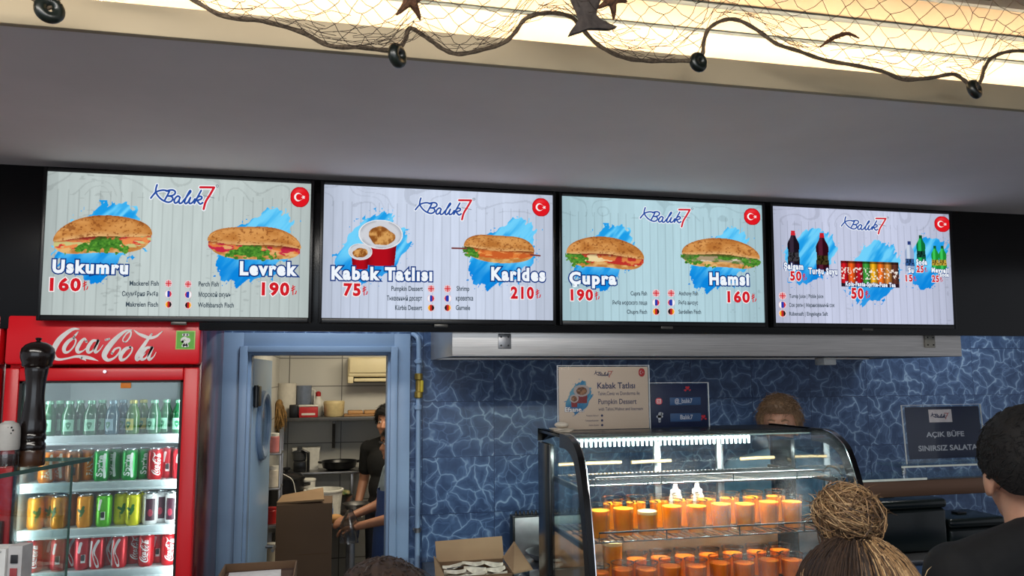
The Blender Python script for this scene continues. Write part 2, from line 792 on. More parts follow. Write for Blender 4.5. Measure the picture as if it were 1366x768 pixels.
# ------------------------------------------------------------------ the room
struct('floor', MB().box(-5, 7, -4, 8, -.1, 0), M_FLOOR)
b = MB()
b.box(-4, -.45, 4.0, 4.12, 0, 2.75)
b.box(.335, 6, 4.0, 4.12, 0, 2.75)
b.box(-.45, .335, 4.0, 4.12, 2.13, 2.75)
struct('wall_back', b, M_TILE)
struct('ceiling_lower', MB().box(-5, 7, 1.905, 4.12, 2.75, 2.79), M_CEIL)
b = MB()
b.box(-5, 7, 1.885, 1.905, 2.748, 2.822, .002)
struct('trim_1', b, M_CREAM)
struct('trim_2', MB().box(-5, 7, 1.905, 1.955, 2.79, 2.806, .002), M_CREAM)
struct('ceiling', MB().box(-5, 7, 1.80, 2.80, 3.05, 3.10), M_HIGH)
struct('ceiling_falloff_board', MB().box(-5, 7, -1.2, 1.80, 3.02, 3.10), M_GREYB)
struct('wall_cove', MB().box(-5, 7, 2.75, 2.80, 2.79, 3.05), M_CREAM)
struct('wall_bulkhead', MB().box(-5, 7, 3.19, 3.24, 2.135, 2.75, .002), M_PANEL)
for nm, Y, lab in (('ceiling_rail', 2.183, 'thin teal metal rail across the lit ceiling, nearest the cream cornice'),
                   ('ceiling_rail', 2.02, 'dark grey metal rail across the lit ceiling, between thin teal rail and grey board'),
                   ('ceiling_rail', 1.845, 'dark rail along the edge of the dark grey ceiling board')):
    h = .009 if Y > 2.1 else .014
    o = MB().box(-4.8, 6.8, Y-h, Y+h, 3.044, 3.0498, .002).build(nm, M_RAIL)
    tag(o, lab, 'ceiling rail', 'ceiling rails')
t = thing('light_strip', 'warm glowing light strip hidden behind the cream ceiling cornice', 'light strip', (.8, 2.26, 2.79))
MB().box(-4.8, 6.8, 2.25, 2.275, 2.79, 2.797).build('channel', M_WHITE, t)
MB().box(-4.7, 6.7, 2.255, 2.27, 2.797, 2.803, .002).build('diffuser', emis('warm_led', (255, 230, 196), 120), t)

# kitchen shell
struct('wall_kitchen_far', MB().box(-.55, 2.6, 6.8, 6.9, 0, 2.7), M_KT)
struct('wall_kitchen_left', MB().box(-.55, -.43, 4.12, 6.8, 0, 2.7), M_KT)
struct('wall_kitchen_right', MB().box(2.4, 2.5, 4.12, 6.8, 0, 2.7), M_KT)
struct('ceiling_kitchen', MB().box(-.55, 2.6, 4.12, 6.9, 2.7, 2.8), M_CREAM)

# doorway of the kitchen
d = thing('door_1', 'light blue kitchen door standing open inside its moulded frame', None, (-.06, 4.0, 0))
d['kind'] = 'structure'
b = MB()
fr = [(-.52, -.42, .384, .302, 2.17, 2.085, 3.972, 4.0), (-.437, -.40, .32, .285, 2.105, 2.075, 3.955, 4.0), (-.452, -.385, .337, .272, 2.132, 2.062, 3.995, 4.13)]
for (xa, xb, xc, xd, zt, zb, ya, yb) in fr:
    b.box(xa, xb, ya, yb, 0, zt, .004)
    b.box(xd, xc, ya, yb, 0, zt, .004)
    b.box(xb-.001, xd+.001, ya, yb, zb, zt, .004)
b.build('frame', M_BLUEFRAME, d)
ang = math.radians(86)
Ml = Matrix.Translation((-.383, 4.10, 0)) @ Matrix.Rotation(ang, 4, 'Z')
b = MB()
b.box(0, .62, .0, .04, .01, 2.05, .003, M=Ml)
lf = b.build('leaf', M_LEAF, d)
b = MB()
cz = 1.70
for yy in (-.006,):
    ring = [(.31+.165*math.cos(a*math.pi/24), cz+.165*math.sin(a*math.pi/24)) for a in range(49)]
    b.tube([Ml @ Vector((x, yy, z)) for x, z in ring], .020, 8, cap=False)
b.build('porthole_ring', M_BLUEFRAME, lf)
b = MB()
b.prism([(.31+.15*math.cos(a*math.pi/16), cz+.15*math.sin(a*math.pi/16)) for a in range(32)], lambda a_, b_, q: Ml @ Vector((a_, q, b_)), -.006, -.002)
b.build('porthole_pane', mat('porthole_pane_grey', (92, 122, 160), .15), lf)
for zz in (1.86, .35):
    b = MB()
    b.box(-.005, .075, -.03, -.001, zz-.05, zz+.05, .004, M=Ml)
    b.tube([Ml @ Vector((-.006, -.016, zz-.055)), Ml @ Vector((-.006, -.016, zz+.055))], .011, 10)
    b.build('hinge', M_BLACK, lf)
b = MB()
b.tube([Ml @ Vector((.55, -.002, 1.02)), Ml @ Vector((.55, -.05, 1.02)), Ml @ Vector((.44, -.055, 1.02))], .009, 8)
b.build('handle', M_STEEL2, lf)

# ------------------------------------------------------------------ water pipe by the door
t = thing('water_pipe', 'light blue painted pipe with brass valve running down the tiles beside door', 'pipe', (.425, 3.965, 0))
b = MB()
b.tube([(.425, 3.962, 0.0), (.425, 3.962, 2.12), (.42, 3.966, 2.150), (.405, 3.985, 2.165), (.40, 4.0, 2.168)], .0125, 12)
b.build('tube', M_BLUEFRAME, t)
b = MB()
b.lathe([(.016, 1.845), (.021, 1.85), (.021, 1.875), (.015, 1.88), (.015, 1.935), (.021, 1.94), (.021, 1.965), (.016, 1.97)], 10, (.425, 3.962, 0))
b.build('valve', mat('old_brass', (166, 142, 72), .4, .8), t)
MB().box(.432, .448, 3.944, 3.954, 1.875, 1.935, .004).build('valve_lever', mat('yellow_lever', (196, 172, 40), .5), t)
for zz in (1.80, 1.20, 2.03):
    b = MB()
    b.lathe([(.0135, zz-.012), (.018, zz-.010), (.018, zz+.010), (.0135, zz+.012)], 16, (.425, 3.962, 0))
    b.box(.405, .445, 3.968, 3.999, zz-.006, zz+.006, .002)
    b.build('clamp', M_BLUEFRAME if zz > 1.5 else M_STEEL2, t)

# ------------------------------------------------------------------ extractor hood
t = thing('extractor_hood', 'long brushed steel extractor hood under the menu screens', 'hood', (1.76, 3.6, 2.035))
b = MB()
b.box(.49, 3.03, 3.262, 3.275, 2.037, 2.32, .003)
b.box(.49, .503, 3.275, 4.0, 2.037, 2.32, .002)
b.box(3.017, 3.03, 3.275, 4.0, 2.037, 2.32, .002)
b.box(.503, 3.017, 3.275, 4.0, 2.31, 2.32)
b.box(.503, 3.017, 3.275, 3.33, 2.037, 2.047, .002)
b.box(.503, 3.017, 3.93, 3.999, 2.037, 2.05, .002)
b.build('canopy', M_STEEL, t)
for i in range(6):
    x0 = .51+i*.417
    b = MB()
    for k in range(10):
        b.box(x0+.012+k*.0405, x0+.04+k*.0405, 3.335, 3.925, 2.05, 2.06, .003)
    b.build('grease_filter', mat('dark_filter', (70, 70, 74), .45, .9), t)
for px, dk in ((673, 0), (1240, 1)):
    p = oy(px, 455, 3.262)
    b = MB()
    b.box(p.x-.028, p.x+.028, 3.256, 3.2625, p.z-.032, p.z+.032, .002)
    pl = b.build('bracket_plate', M_STEEL2 if not dk else mat('grey_sticker', (150, 146, 136), .6), t)
    for sx in (-1, 1):
        for sz in (-1, 1):
            b = MB()
            b.lathe([(.004, 0), (.003, -.003)], 10, (p.x+sx*.016, 3.2555, p.z+sz*.018), ax='y')
            b.build('rivet', M_BLACK, pl)
p = oy(1103, 487, 3.45)
b = MB()
b.box(p.x-.035, p.x+.035, 3.42, 3.50, 1.998, 2.036, .006)
b.build('hood_lamp', M_WHITE, t)
# ------------------------------------------------------------------ lettering: the script logo and the drink logo
LOGO_BLUE = [
    [(245, 145), (228, 200), (220, 258)], [(222, 265), (182, 312), (142, 362)],
    [(215, 270), (270, 245), (340, 232), (400, 240), (445, 258)],
    [(225, 270), (262, 330), (318, 385), (372, 415), (430, 432), (482, 415), (506, 375), (485, 340), (428, 328)],
    [(450, 252), (412, 325), (368, 405)],
    [(400, 248), (455, 232), (510, 232), (545, 258), (538, 295), (495, 322), (428, 330)],
    [(622, 350), (590, 330), (550, 360), (528, 410), (545, 445), (582, 432), (612, 390), (628, 345), (608, 410), (618, 450), (655, 440), (690, 395)],
    [(690, 400), (745, 330), (800, 262), (792, 240), (762, 285), (718, 375), (700, 430), (722, 455), (762, 425)],
    [(762, 425), (800, 350), (775, 425), (792, 455), (835, 432), (870, 380)],
    [(975, 240), (925, 330), (862, 450)], [(866, 440), (900, 370), (945, 335), (985, 345), (975, 380), (915, 400), (905, 398), (938, 445), (965, 462), (1000, 440)]]
LOGO_RED = [[(960, 185), (1075, 186), (1190, 188)], [(1190, 188), (1120, 310), (1050, 425), (1016, 545)]]
LOGO_GREY = [[(1010, 322), (1080, 335), (1190, 362)]]


def logo(fn, mb, halo=None, blue=0, red=1, grey=2, wb=30):
    """fn maps logo drawing units (0..1366, 0..683 down) to a point and layer"""
    if halo is not None:
        for l in LOGO_BLUE:
            ribbon(l, lambda a, b: fn(a, b, 0), mb, halo, wb, 16, 5)
        for l in LOGO_RED:
            ribbon(l, lambda a, b: fn(a, b, 0), mb, halo, 40, 16, 5)
    for l in LOGO_GREY:
        ribbon(l, lambda a, b: fn(a, b, 1), mb, grey, 12, 0, 5)
    for i, l in enumerate(LOGO_BLUE):
        ribbon(l, lambda a, b, i=i: fn(a, b, 1+.07*i), mb, blue, wb, 0, 6)
    for l in LOGO_RED:
        ribbon(l, lambda a, b: fn(a, b, 2), mb, red, 38, 0, 5)
    ring = [(1240+20*math.cos(a*math.pi/6), 165+20*math.sin(a*math.pi/6)) for a in range(13)]
    ribbon(ring, lambda a, b: fn(a, b, 1), mb, grey, 12, 0, 2)


COLA = [
    [(330, 22, 8), (285, 22, 22), (235, 50, 32), (170, 110, 42), (126, 190, 42), (132, 242, 36), (172, 263, 20), (238, 254, 14), (300, 240, 18), (360, 242, 26), (420, 253, 24), (482, 274, 3)],
    [(345, 250, 20), (372, 262, 14), (384, 274, 3)],
    [(288, 92, 18), (245, 120, 28), (212, 168, 32), (216, 204, 26), (250, 200, 14), (290, 155, 12), (304, 112, 13), (288, 92, 14)],
    [(290, 82, 18), (308, 62, 14), (322, 44, 8)],
    [(388, 122, 20), (372, 98, 16), (340, 130, 28), (314, 180, 30), (325, 206, 24), (362, 194, 10), (400, 160, 6)],
    [(474, 112, 14), (436, 118, 24), (400, 170, 30), (404, 206, 24), (440, 190, 12), (486, 108, 20), (460, 172, 26), (460, 206, 22), (490, 190, 9), (520, 148, 6)],
    [(540, 108, 16), (568, 100, 16)],
    [(690, 128, 9), (676, 108, 9), (704, 62, 11), (738, 40, 13), (738, 75, 12), (712, 115, 11), (690, 128, 9)],
    [(745, 30, 10), (690, 42, 20), (612, 108, 38), (548, 188, 44), (530, 238, 40), (560, 268, 26), (612, 248, 14), (652, 200, 13), (652, 170, 12), (614, 182, 16), (590, 216, 18)],
    [(735, 165, 18), (697, 182, 28), (660, 230, 32), (665, 266, 26), (702, 254, 14), (742, 208, 12), (752, 172, 12), (735, 165, 12)],
    [(905, 62, 14), (845, 148, 28), (792, 230, 32), (790, 266, 24), (826, 246, 9), (856, 212, 6)],
    [(900, 166, 14), (860, 176, 24), (824, 226, 30), (828, 262, 24), (866, 244, 12), (914, 162, 20), (886, 230, 26), (886, 264, 22), (920, 242, 9), (940, 206, 5)],
    [(765, 30, 6), (800, 58, 18), (840, 76, 26), (890, 92, 24), (942, 80, 18), (990, 40, 6)]]


def cola(fn, mb, mi=0, n=6):
    for i, l in enumerate(COLA):
        ribbon(l, (lambda a, b, i=i: fn(a, b, i)), mb, mi, None, 0, n)


# ------------------------------------------------------------------ menu screens
TW, TH, TT = .9412, .9412*9/16, .02977
TX = (-1.0378, -.0457, .9367, 1.9320)
TZ = EYE + .2334
TVY = 3.13
M_BEZ = mat('screen_bezel', (10, 10, 12), .3, spec=.4)


def to_screen(i, px, py):
    P0 = Vector((TX[i], TVY, TZ))
    n = Vector((0, -math.cos(TT), -math.sin(TT)))
    d = ray(px, py)
    P = CAM + d*((P0-CAM).dot(n)/d.dot(n))
    q = P-P0
    return (q.x, q.dot(Vector((0, -math.sin(TT), math.cos(TT)))))


def sfn(layer):
    return lambda a, b: Vector((a, -.0006*layer, b))


def bg_fn(tint, seed):
    def f(U, V):
        planks = 26
        pu = U*planks
        idx = np.floor(pu)
        fr = pu-idx
        base = np.ones(U.shape+(3,))*tint
        tone = vnoise(idx/planks*7, U*0+.3, 9, 1, seed, 1)[..., None]
        base = base*(.965+.05*tone)
        grain = vnoise(U, V, 90, 5, seed+1, 3)
        base = base*(1.02-.05*grain[..., None])
        knots = vnoise(U, V, 40, 60, seed+5, 2)*vnoise(U, V, 6, 1.2, seed+6, 2)
        base = mixc(base, base*.92, sstep(.55, .60, knots))
        seam = (np.abs(fr-.5) > .5-.06) & (V < .88)
        base = np.where(seam[..., None], base*.915, base)
        n = vnoise(U, V, 5, 3, seed+3, 2)
        iso = np.abs((n*9) % 1-.5) < .07
        top = (V > .84)
        base = np.where((iso & top)[..., None], base*.93, base)
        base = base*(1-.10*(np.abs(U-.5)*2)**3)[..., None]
        return base, np.ones(U.shape, bool)
    return f


def splash_fn(seed, holes=True):
    def f(U, V):
        # diagonal brushed blot
        x, y = U-.5, V-.5
        t = .62*x+.78*y
        s = .78*x-.62*y
        wob = vnoise(U, V, 4, 4, seed, 4)-.5
        streak = vnoise(t, s, 5, 26, seed+2, 3)-.5
        r = np.sqrt((t/.50)**2+(s/.34)**2)
        body = r + wob*.55 + streak*.45*sstep(.1, .5, np.abs(t))
        mask = body < 1.0
        dots = (vnoise(U, V, 38, 38, seed+4, 1) > .83) & (body < 1.22)
        mask = mask | dots
        sh = vnoise(t, s, 2.5, 12, seed+6, 3)
        c = mixc(np.ones(U.shape+(3,))*C3(112, 208, 250), C3(30, 156, 230), sstep(.32, .68, sh))
        c = mixc(c, C3(0, 118, 214), sstep(.45, .2, V)*.6)
        return c, mask
    return f


def sandwich_fn(kind, seed):
    def f(U, V):
        # outline of the two halves of the roll
        tilt = {0: .10, 1: -.06, 2: -.05, 3: -.04, 4: -.05}[kind]
        x = U
        y = V-(x-.5)*tilt*2
        xx = np.clip((x-.5)/.49, -1, 1)
        dome = np.sqrt(np.clip(1-np.abs(xx)**2.6, 0, 1))
        mid = .46 + .05*np.sin(x*7+seed)*.6
        top = mid + dome*.46
        gap = .16*np.sqrt(np.clip(1-np.abs(xx)**5, 0, 1))
        lowt = mid-gap
        bot = lowt - .20*np.sqrt(np.clip(1-np.abs(xx*1.02)**3, 0, 1))
        n1 = vnoise(U, V, 12, 9, seed+1, 4)
        n2 = vnoise(U, V, 46, 30, seed+2, 2)
        n3 = vnoise(U, V, 7, 5, seed+3, 3)
        ht = np.clip((y-mid)/np.maximum(top-mid, .01), 0, 1)
        bun = mixc(np.ones(U.shape+(3,))*C3(176, 108, 48), C3(222, 160, 92), sstep(.3, .75, n3)*.7+.25*ht)
        bun = mixc(bun, C3(150, 78, 30), sstep(.80, 1.0, ht)*.55)
        bun = mixc(bun, C3(236, 196, 140), sstep(.30, .0, ht)*.6)
        bun = mixc(bun, C3(120, 62, 26), sstep(.62, .72, n2)*.55)
        m_top = (y >= mid) & (y <= top)
        low = mixc(np.ones(U.shape+(3,))*C3(226, 180, 116), C3(186, 122, 60), sstep(.3, .7, n1))
        m_low = (y < lowt) & (y >= bot)
        pal = {0: (C3(206, 60, 56), C3(232, 140, 80), C3(60, 120, 40), C3(202, 196, 130)),
               1: (C3(196, 40, 70), C3(222, 128, 66), C3(40, 96, 36), C3(226, 168, 110)),
               2: (C3(188, 50, 44), C3(220, 130, 70), C3(70, 140, 40), C3(236, 214, 160)),
               3: (C3(96, 120, 60), C3(170, 150, 120), C3(50, 130, 40), C3(214, 200, 180)),
               4: (C3(200, 96, 44), C3(224, 128, 60), C3(60, 120, 40), C3(236, 160, 90))}[kind]
        fill = mixc(np.ones(U.shape+(3,))*pal[1], pal[0], sstep(.46, .56, n1))
        fill = mixc(fill, pal[3], sstep(.60, .66, vnoise(U, V, 9, 14, seed+7, 3)))
        gx, gw = {0: (.48, .20), 1: (.46, .19), 2: (.12, .14), 3: (.5, .60), 4: (.08, .12)}[kind]
        lw = vnoise(U, V, 22, 12, seed+9, 3)-.5
        gz = sstep(.06, -.06, np.abs(U-gx)/gw-1+lw*1.5+np.clip((y-lowt)/.10, -1, 3)*.30)
        if kind == 3:
            gz = gz*sstep(.48, .54, n3)
        green = mixc(np.ones(U.shape+(3,))*C3(36, 90, 30), C3(110, 176, 60), n2)
        fill = mixc(fill, green, gz*sstep(.35, .5, n1+.12))
        fill = mixc(fill, C3(70, 34, 20), sstep(mid.min()-.05, mid.min()+.06, y)*.6)
        extra = (y < mid) & (y >= lowt-.05-.10*(n1-.4)) & (np.abs(xx) < .98)
        c = low.copy()
        c = np.where(extra[..., None], fill, c)
        c = np.where(m_top[..., None], bun, c)
        leaf = (gz > .5) & (y < lowt) & (y > lowt-.16+lw*.35)
        c = np.where(leaf[..., None], green, c)
        mask = m_top | m_low | extra | leaf
        return c, mask
    return f


def flag_fn(kind):
    def f(U, V):
        x, y = U*2-1, V*2-1
        r = np.sqrt(x*x+y*y)
        c = np.ones(U.shape+(3,))
        if kind == 'gb':
            c[:] = C3(40, 60, 140)
            dg = np.minimum(np.abs(x-y), np.abs(x+y))
            c[dg < .28] = C3(240, 240, 240)
            c[dg < .12] = C3(206, 40, 50)
            cr = np.minimum(np.abs(x), np.abs(y))
            c[cr < .30] = C3(244, 244, 244)
            c[cr < .18] = C3(206, 30, 44)
            c = c*.6+C3(214, 90, 96)*.4
        elif kind == 'ru':
            c[:] = C3(244, 244, 246)
            c[x > -.33] = C3(40, 60, 168)
            c[x > .33] = C3(206, 50, 60)
        elif kind == 'ru2':
            c[:] = C3(206, 50, 60)
            c[x > -.5] = C3(40, 60, 168)
            c[x > .30] = C3(244, 244, 246)
        elif kind == 'de':
            c[:] = C3(240, 170, 40)
            c[x > -.30] = C3(190, 40, 40)
            c[x > .25] = C3(30, 26, 28)
        elif kind == 'de2':
            c[:] = C3(30, 26, 28)
            c[x > -.25] = C3(190, 40, 40)
            c[x > .30] = C3(240, 170, 40)
        elif kind == 'tr':
            c[:] = C3(222, 24, 34)
            c = mixc(c, C3(250, 110, 110), sstep(.2, .9, y-.25*x)*sstep(.95, .5, r)*.7)
            c = mixc(c, C3(150, 8, 18), sstep(.86, .98, r)*.7)
            moon = (np.hypot(x+.18, y) < .40) & (np.hypot(x+.08, y) > .32)
            a = np.arctan2(y, x-.36)
            star = np.hypot(x-.36, y) < .13+.06*np.cos(5*a+math.pi)
            c[moon | star] = C3(248, 244, 244)
        elif kind == 'insta':
            c[:] = C3(206, 60, 70)
            sq = np.maximum(np.abs(x), np.abs(y))
            c[(sq < .62) & (sq > .48)] = C3(240, 220, 220)
            c[(r < .34) & (r > .20)] = C3(240, 220, 220)
            c[np.hypot(x-.33, y-.33) < .09] = C3(240, 220, 220)
        if kind in ('gb', 'ru', 'de', 'ru2', 'de2'):
            c[r > .80] = C3(244, 236, 238)
            c[r > .92] = C3(226, 150, 160)
        return c, r <= 1.0
    return f


TV_LABELS = ['black menu screen showing Uskumru and Levrek sandwiches', 'black menu screen showing Kabak Tatlısı cups and Karides sandwich',
             'black menu screen showing Çupra and Hamsi sandwiches', 'black menu screen showing bottled drinks and a strip of cans']
TINT = (C3(196, 208, 206), C3(206, 216, 236), C3(182, 214, 224), C3(200, 206, 230))
TVS = []
for i in range(4):
    t = thing('menu_screen', TV_LABELS[i], 'screen', (TX[i], TVY, TZ), 'menu screens above the counter', local=True, rot=(TT, 0, 0))
    TVS.append(t)
    bz = .013
    b = MB()
    b.box(-bz, 0, -.006, .012, -bz-.008, TH+bz, .003)
    b.box(TW, TW+bz, -.006, .012, -bz-.008, TH+bz, .003)
    b.box(0, TW, -.006, .012, TH, TH+bz, .003)
    b.box(0, TW, -.006, .012, -bz-.008, 0, .003)
    b.box(-bz, TW+bz, .012, .040, -bz-.008, TH+bz, .004)
    b.build('housing', M_BEZ, t)
    MB().box(TW/2-.04, TW/2+.04, .035, .058, .1, TH-.1, .003).build('wall_mount', M_BLACK, t)
    MB().box(TW/2-.028, TW/2+.028, -.004, .010, -bz-.020, -bz-.006, .003).build('reflection_tab', mat('reflection_grey', (84, 82, 78), .3, .5), t)  # grey tab stands in for a small reflection under the bezel

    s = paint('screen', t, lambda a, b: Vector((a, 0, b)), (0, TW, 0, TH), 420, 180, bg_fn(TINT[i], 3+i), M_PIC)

    def text(nm, items, mats, par=s):
        mb = MB()
        for it in items:
            it(mb)
        return mb.build(nm, mats, par, smooth=0, fix=False)

    def line(str_, pa, pb, cap, layer, bold=0.0, mi=0, i=i, ref=None, space=1.0):
        def go(mb):
            a, b_ = to_screen(i, *pa), to_screen(i, *pb)
            c = to_screen(i, (pa[0]+pb[0])/2, (pa[1]+pb[1])/2)
            c2 = to_screen(i, (pa[0]+pb[0])/2, (pa[1]+pb[1])/2-cap)
            fit_text(str_, a, b_, c2[1]-c[1], sfn(layer), mb, bold, mi, ref=ref, space=space)
        return go

    # logo: its anchor in the photograph's pixels
    lx, ly, lw = ((190, 235, 110), (544, 254, 97), (845, 268, 86), (1114, 281, 77))[i]
    lh = lw*.5
    skew = (.045, .047, .042, .045)[i]

    def lf_(a, b_, k, i=i, lx=lx, ly=ly, lw=lw, skew=skew):
        q = to_screen(i, lx+a/1366*lw, ly+b_/1366*lw)
        return Vector((q[0], -.0006*(3+k), q[1]))
    mb = MB()
    logo(lf_, mb, halo=3)
    mb.build('script_logo', [scr((36, 76, 158)), scr((206, 34, 48)), scr((130, 140, 150)), scr((236, 242, 248))], s, smooth=0, fix=False)
    fx, fy, fr_ = ((400, 263, 13.3), (721.5, 276.5, 12), (1003, 289, 11), (1256.5, 299, 10.3))[i]
    a, b_ = to_screen(i, fx-fr_, fy+fr_), to_screen(i, fx+fr_, fy-fr_)
    paint('flag_badge', s, sfn(3), (a[0], b_[0], a[1], b_[1]), 60, 60, flag_fn('tr'), M_PIC)

    def pic(nm, x0, y0, x1, y1, nx, ny, fn, layer, i=i, s=s):
        a, b_ = to_screen(i, x0, y1), to_screen(i, x1, y0)
        return paint(nm, s, sfn(layer), (a[0], b_[0], a[1], b_[1]), nx, ny, fn, M_PIC)
    WHT, OUT, RED, CAP = scr((240, 246, 252)), scr((28, 72, 140)), scr((206, 30, 40)), scr((70, 84, 96))

    def title(str_, pa, pb, cap, i=i, s=s, text=text, line=line):
        cap = cap*1.2
        text('title_text', [line(str_, pa, pb, cap, 5, .125, 0, ref=.05, space=1.2), line(str_, pa, pb, cap, 6, .05, 1, ref=.05, space=1.2)], [scr((18, 58, 128)), scr((240, 246, 252))])

    def price(str_, pa, pb, cap, lira, s=s, text=text, line=line):
        cap = cap*1.1
        text('price_text', [line(str_, pa, pb, cap, 5, .095, 0, ref=.045, space=1.18), line(str_, pa, pb, cap, 6, .045, 1, ref=.045, space=1.18),
                            line('₺', (pb[0]+cap*.16, pb[1]), (pb[0]+cap*.62, pb[1]), cap*.8, 6, .0, 1)], [scr((244, 240, 242)), scr((206, 30, 40))])

    def captions(rows, side, ys, xs_flag, i=i, s=s, text=text, line=line, pic=pic, hh=5.6):
        kinds = ('gb', 'ru', 'de') if side == 'l' else ('gb', 'ru2', 'de2')
        for (tx, x0, x1), y, kd in zip(rows, ys, kinds):
            text('caption_text', [line(tx, (x0, y+2.7), (x1, y+2.9), hh*1.12, 4, .022)], [scr((60, 74, 86))])
            pic('flag_badge', xs_flag-5.2, y-5.2, xs_flag+5.2, y+5.2, 26, 26, flag_fn(kd), 4)

    if i == 0:
        pic('paint_splash', 66, 268, 200, 378, 200, 160, splash_fn(21), 2)
        pic('paint_splash', 284, 276, 402, 384, 180, 160, splash_fn(34), 2)
        pic('sandwich_picture', 68, 286, 206, 343, 220, 110, sandwich_fn(0, 5), 4)
        pic('sandwich_picture', 274, 300, 404, 350, 220, 100, sandwich_fn(1, 9), 4)
        title('Uskumru', (70, 363), (171, 365), 13.5)
        title('Levrek', (320, 366), (396.5, 367), 14)
        price('160', (66.5, 387), (108, 387.5), 14.5, 1)
        price('190', (349, 393), (386, 393.5), 14.5, 1)
        captions([('Mackerel Fish', 173, 212), ('Скумбрия Рыба', 163, 211), ('Makrelen Fisch', 168, 211)], 'l', (378, 392, 406), 225)
        captions([('Perch Fish', 265, 292), ('Морской окунь', 265, 308), ('Wolfsbarsch Fisch', 264, 312)], 'r', (379, 393, 407), 251)
    elif i == 1:
        pic('paint_splash', 442, 279, 552, 384, 180, 160, splash_fn(52), 2)
        pic('paint_splash', 622, 289, 724, 388, 170, 160, splash_fn(34), 2)

        def cup_fn(seed):
            def f(U, V):
                x, y = U*2-1, V*2-1
                rim = (x/1.0)**2+((y-.38)/.62)**2
                body = (np.abs(x) < .62+.10*(y+1)) & (y < .1) & (y > -.95+.12*(x*x))
                n1 = vnoise(U, V, 10, 9, seed, 4)
                n2 = vnoise(U, V, 4, 4, seed+1, 2)
                c = np.ones(U.shape+(3,))*C3(176, 14, 28)
                c = mixc(c, C3(110, 6, 18), sstep(.2, .9, np.abs(x)))
                m = body
                inn = rim < 1
                c = np.where(inn[..., None], mixc(np.ones(U.shape+(3,))*C3(206, 208, 214), C3(170, 172, 180), sstep(.55, .9, rim)*sstep(.4, .6, n2)), c)
                c = np.where((np.abs(rim-.92) < .05)[..., None], C3(232, 234, 238), c)
                food = (x/.66)**2+((y-.30)/.40)**2 + (n2-.5)*.9 < .85
                fc = mixc(np.ones(U.shape+(3,))*C3(214, 160, 92), C3(140, 82, 34), sstep(.35, .65, n1))
                c = np.where(food[..., None], fc, c)
                return c, m | inn
            return f
        pic('dessert_picture', 477, 294, 538, 356, 130, 130, cup_fn(3), 3)
        pic('dessert_picture', 464, 325, 497, 360, 90, 90, cup_fn(6), 4)
        pic('sandwich_picture', 617, 311, 714, 353, 200, 100, sandwich_fn(4, 14), 4)
        for x0, y0, x1, y1 in ((603, 331, 622, 331.5), (708, 340, 720, 341)):
            mb = MB()
            ribbon([(x0, y0), ((x0+x1)/2, (y0+y1)/2), (x1, y1)], lambda a, b_: Vector((to_screen(1, a, b_)[0], -.0025, to_screen(1, a, b_)[1])), mb, 0, 2.2)
            mb.build('skewer_picture', scr((120, 62, 60)), s, 0, False)
        title('Kabak Tatlısı', (442, 372), (576.5, 374), 13.5)
        title('Karides', (655, 373), (727, 374.5), 13.5)
        price('75', (458, 393.5), (481, 394), 14, 1)
        price('210', (681, 397.5), (712, 398), 13.5, 1)
        captions([('Pumpkin Dessert', 522, 564), ('Тыквенный десерт', 516, 563), ('Kürbis Dessert', 527, 563)], 'l', (385, 398, 410.5), 575)
        captions([('Shrimp', 609, 626), ('креветка', 608, 631), ('Garnele', 608, 627)], 'r', (385, 398, 410.5), 597)
    elif i == 2:
        pic('paint_splash', 762, 298, 852, 388, 170, 160, splash_fn(21), 2)
        pic('paint_splash', 918, 302, 1006, 392, 170, 160, splash_fn(34), 2)
        pic('sandwich_picture', 754, 315, 860, 362, 200, 100, sandwich_fn(2, 17), 4)
        pic('sandwich_picture', 908, 317, 1014, 361, 200, 100, sandwich_fn(3, 23), 4)
        title('Çupra', (759, 378), (822, 379), 12.5)
        title('Hamsi', (946, 379), (999, 380), 12.5)
        price('190', (761, 400), (791, 400), 12.5, 1)
        price('160', (970, 402.5), (1000, 403), 12.5, 1)
        captions([('Cupra Fish', 841, 863), ('Рыба морского леща', 817, 863), ('Chupra Fisch', 836, 863)], 'l', (391, 403.5, 415.5), 875, hh=4.8)
        captions([('Anchovy Fish', 905, 931), ('Рыба анчоус', 905, 931), ('Sardellen Fisch', 905, 935)], 'r', (391, 403.5, 415.5), 895, hh=4.8)
    else:
        pic('paint_splash', 1040, 302, 1118, 386, 160, 160, splash_fn(61), 2)
        pic('paint_splash', 1124, 320, 1202, 410, 160, 160, splash_fn(72), 2)
        pic('paint_splash', 1204, 312, 1268, 386, 160, 160, splash_fn(83), 2)

        def bottle_fn(body, capc, lab, neck=.36):
            def f(U, V):
                x = np.abs(U*2-1)
                wv = np.where(V > .93, neck*.95, np.where(V > .62, neck+(.92-neck)*sstep(.93, .62, V)**1.4, .92))
                wv = np.where((V < .5) & (V > .3), wv*.93, wv)
                m = x < wv
                c = np.ones(U.shape+(3,))*body
                c = mixc(c, np.minimum(body*2.0+.12, 1), sstep(.2, .1, np.abs(U-.38))*.5)
                lb = (V > .18) & (V < .42)
                n = vnoise(U, V, 12, 24, 5, 2)
                c = np.where(lb[..., None], mixc(np.ones(U.shape+(3,))*lab, lab*.4, sstep(.5, .6, n)), c)
                c = np.where((V > .88)[..., None], capc, c)
                return c, m
            return f
        pic('bottle_picture', 1050, 308, 1066, 357, 44, 110, bottle_fn(C3(26, 18, 28), C3(206, 40, 52), C3(60, 58, 64)), 4)
        pic('bottle_picture', 1088, 311, 1105, 362, 44, 110, bottle_fn(C3(46, 10, 22), C3(196, 30, 40), C3(66, 56, 30)), 4)
        pic('bottle_picture', 1207, 322, 1219, 362, 36, 90, bottle_fn(C3(150, 168, 200), C3(40, 60, 120), C3(50, 90, 150)), 4)
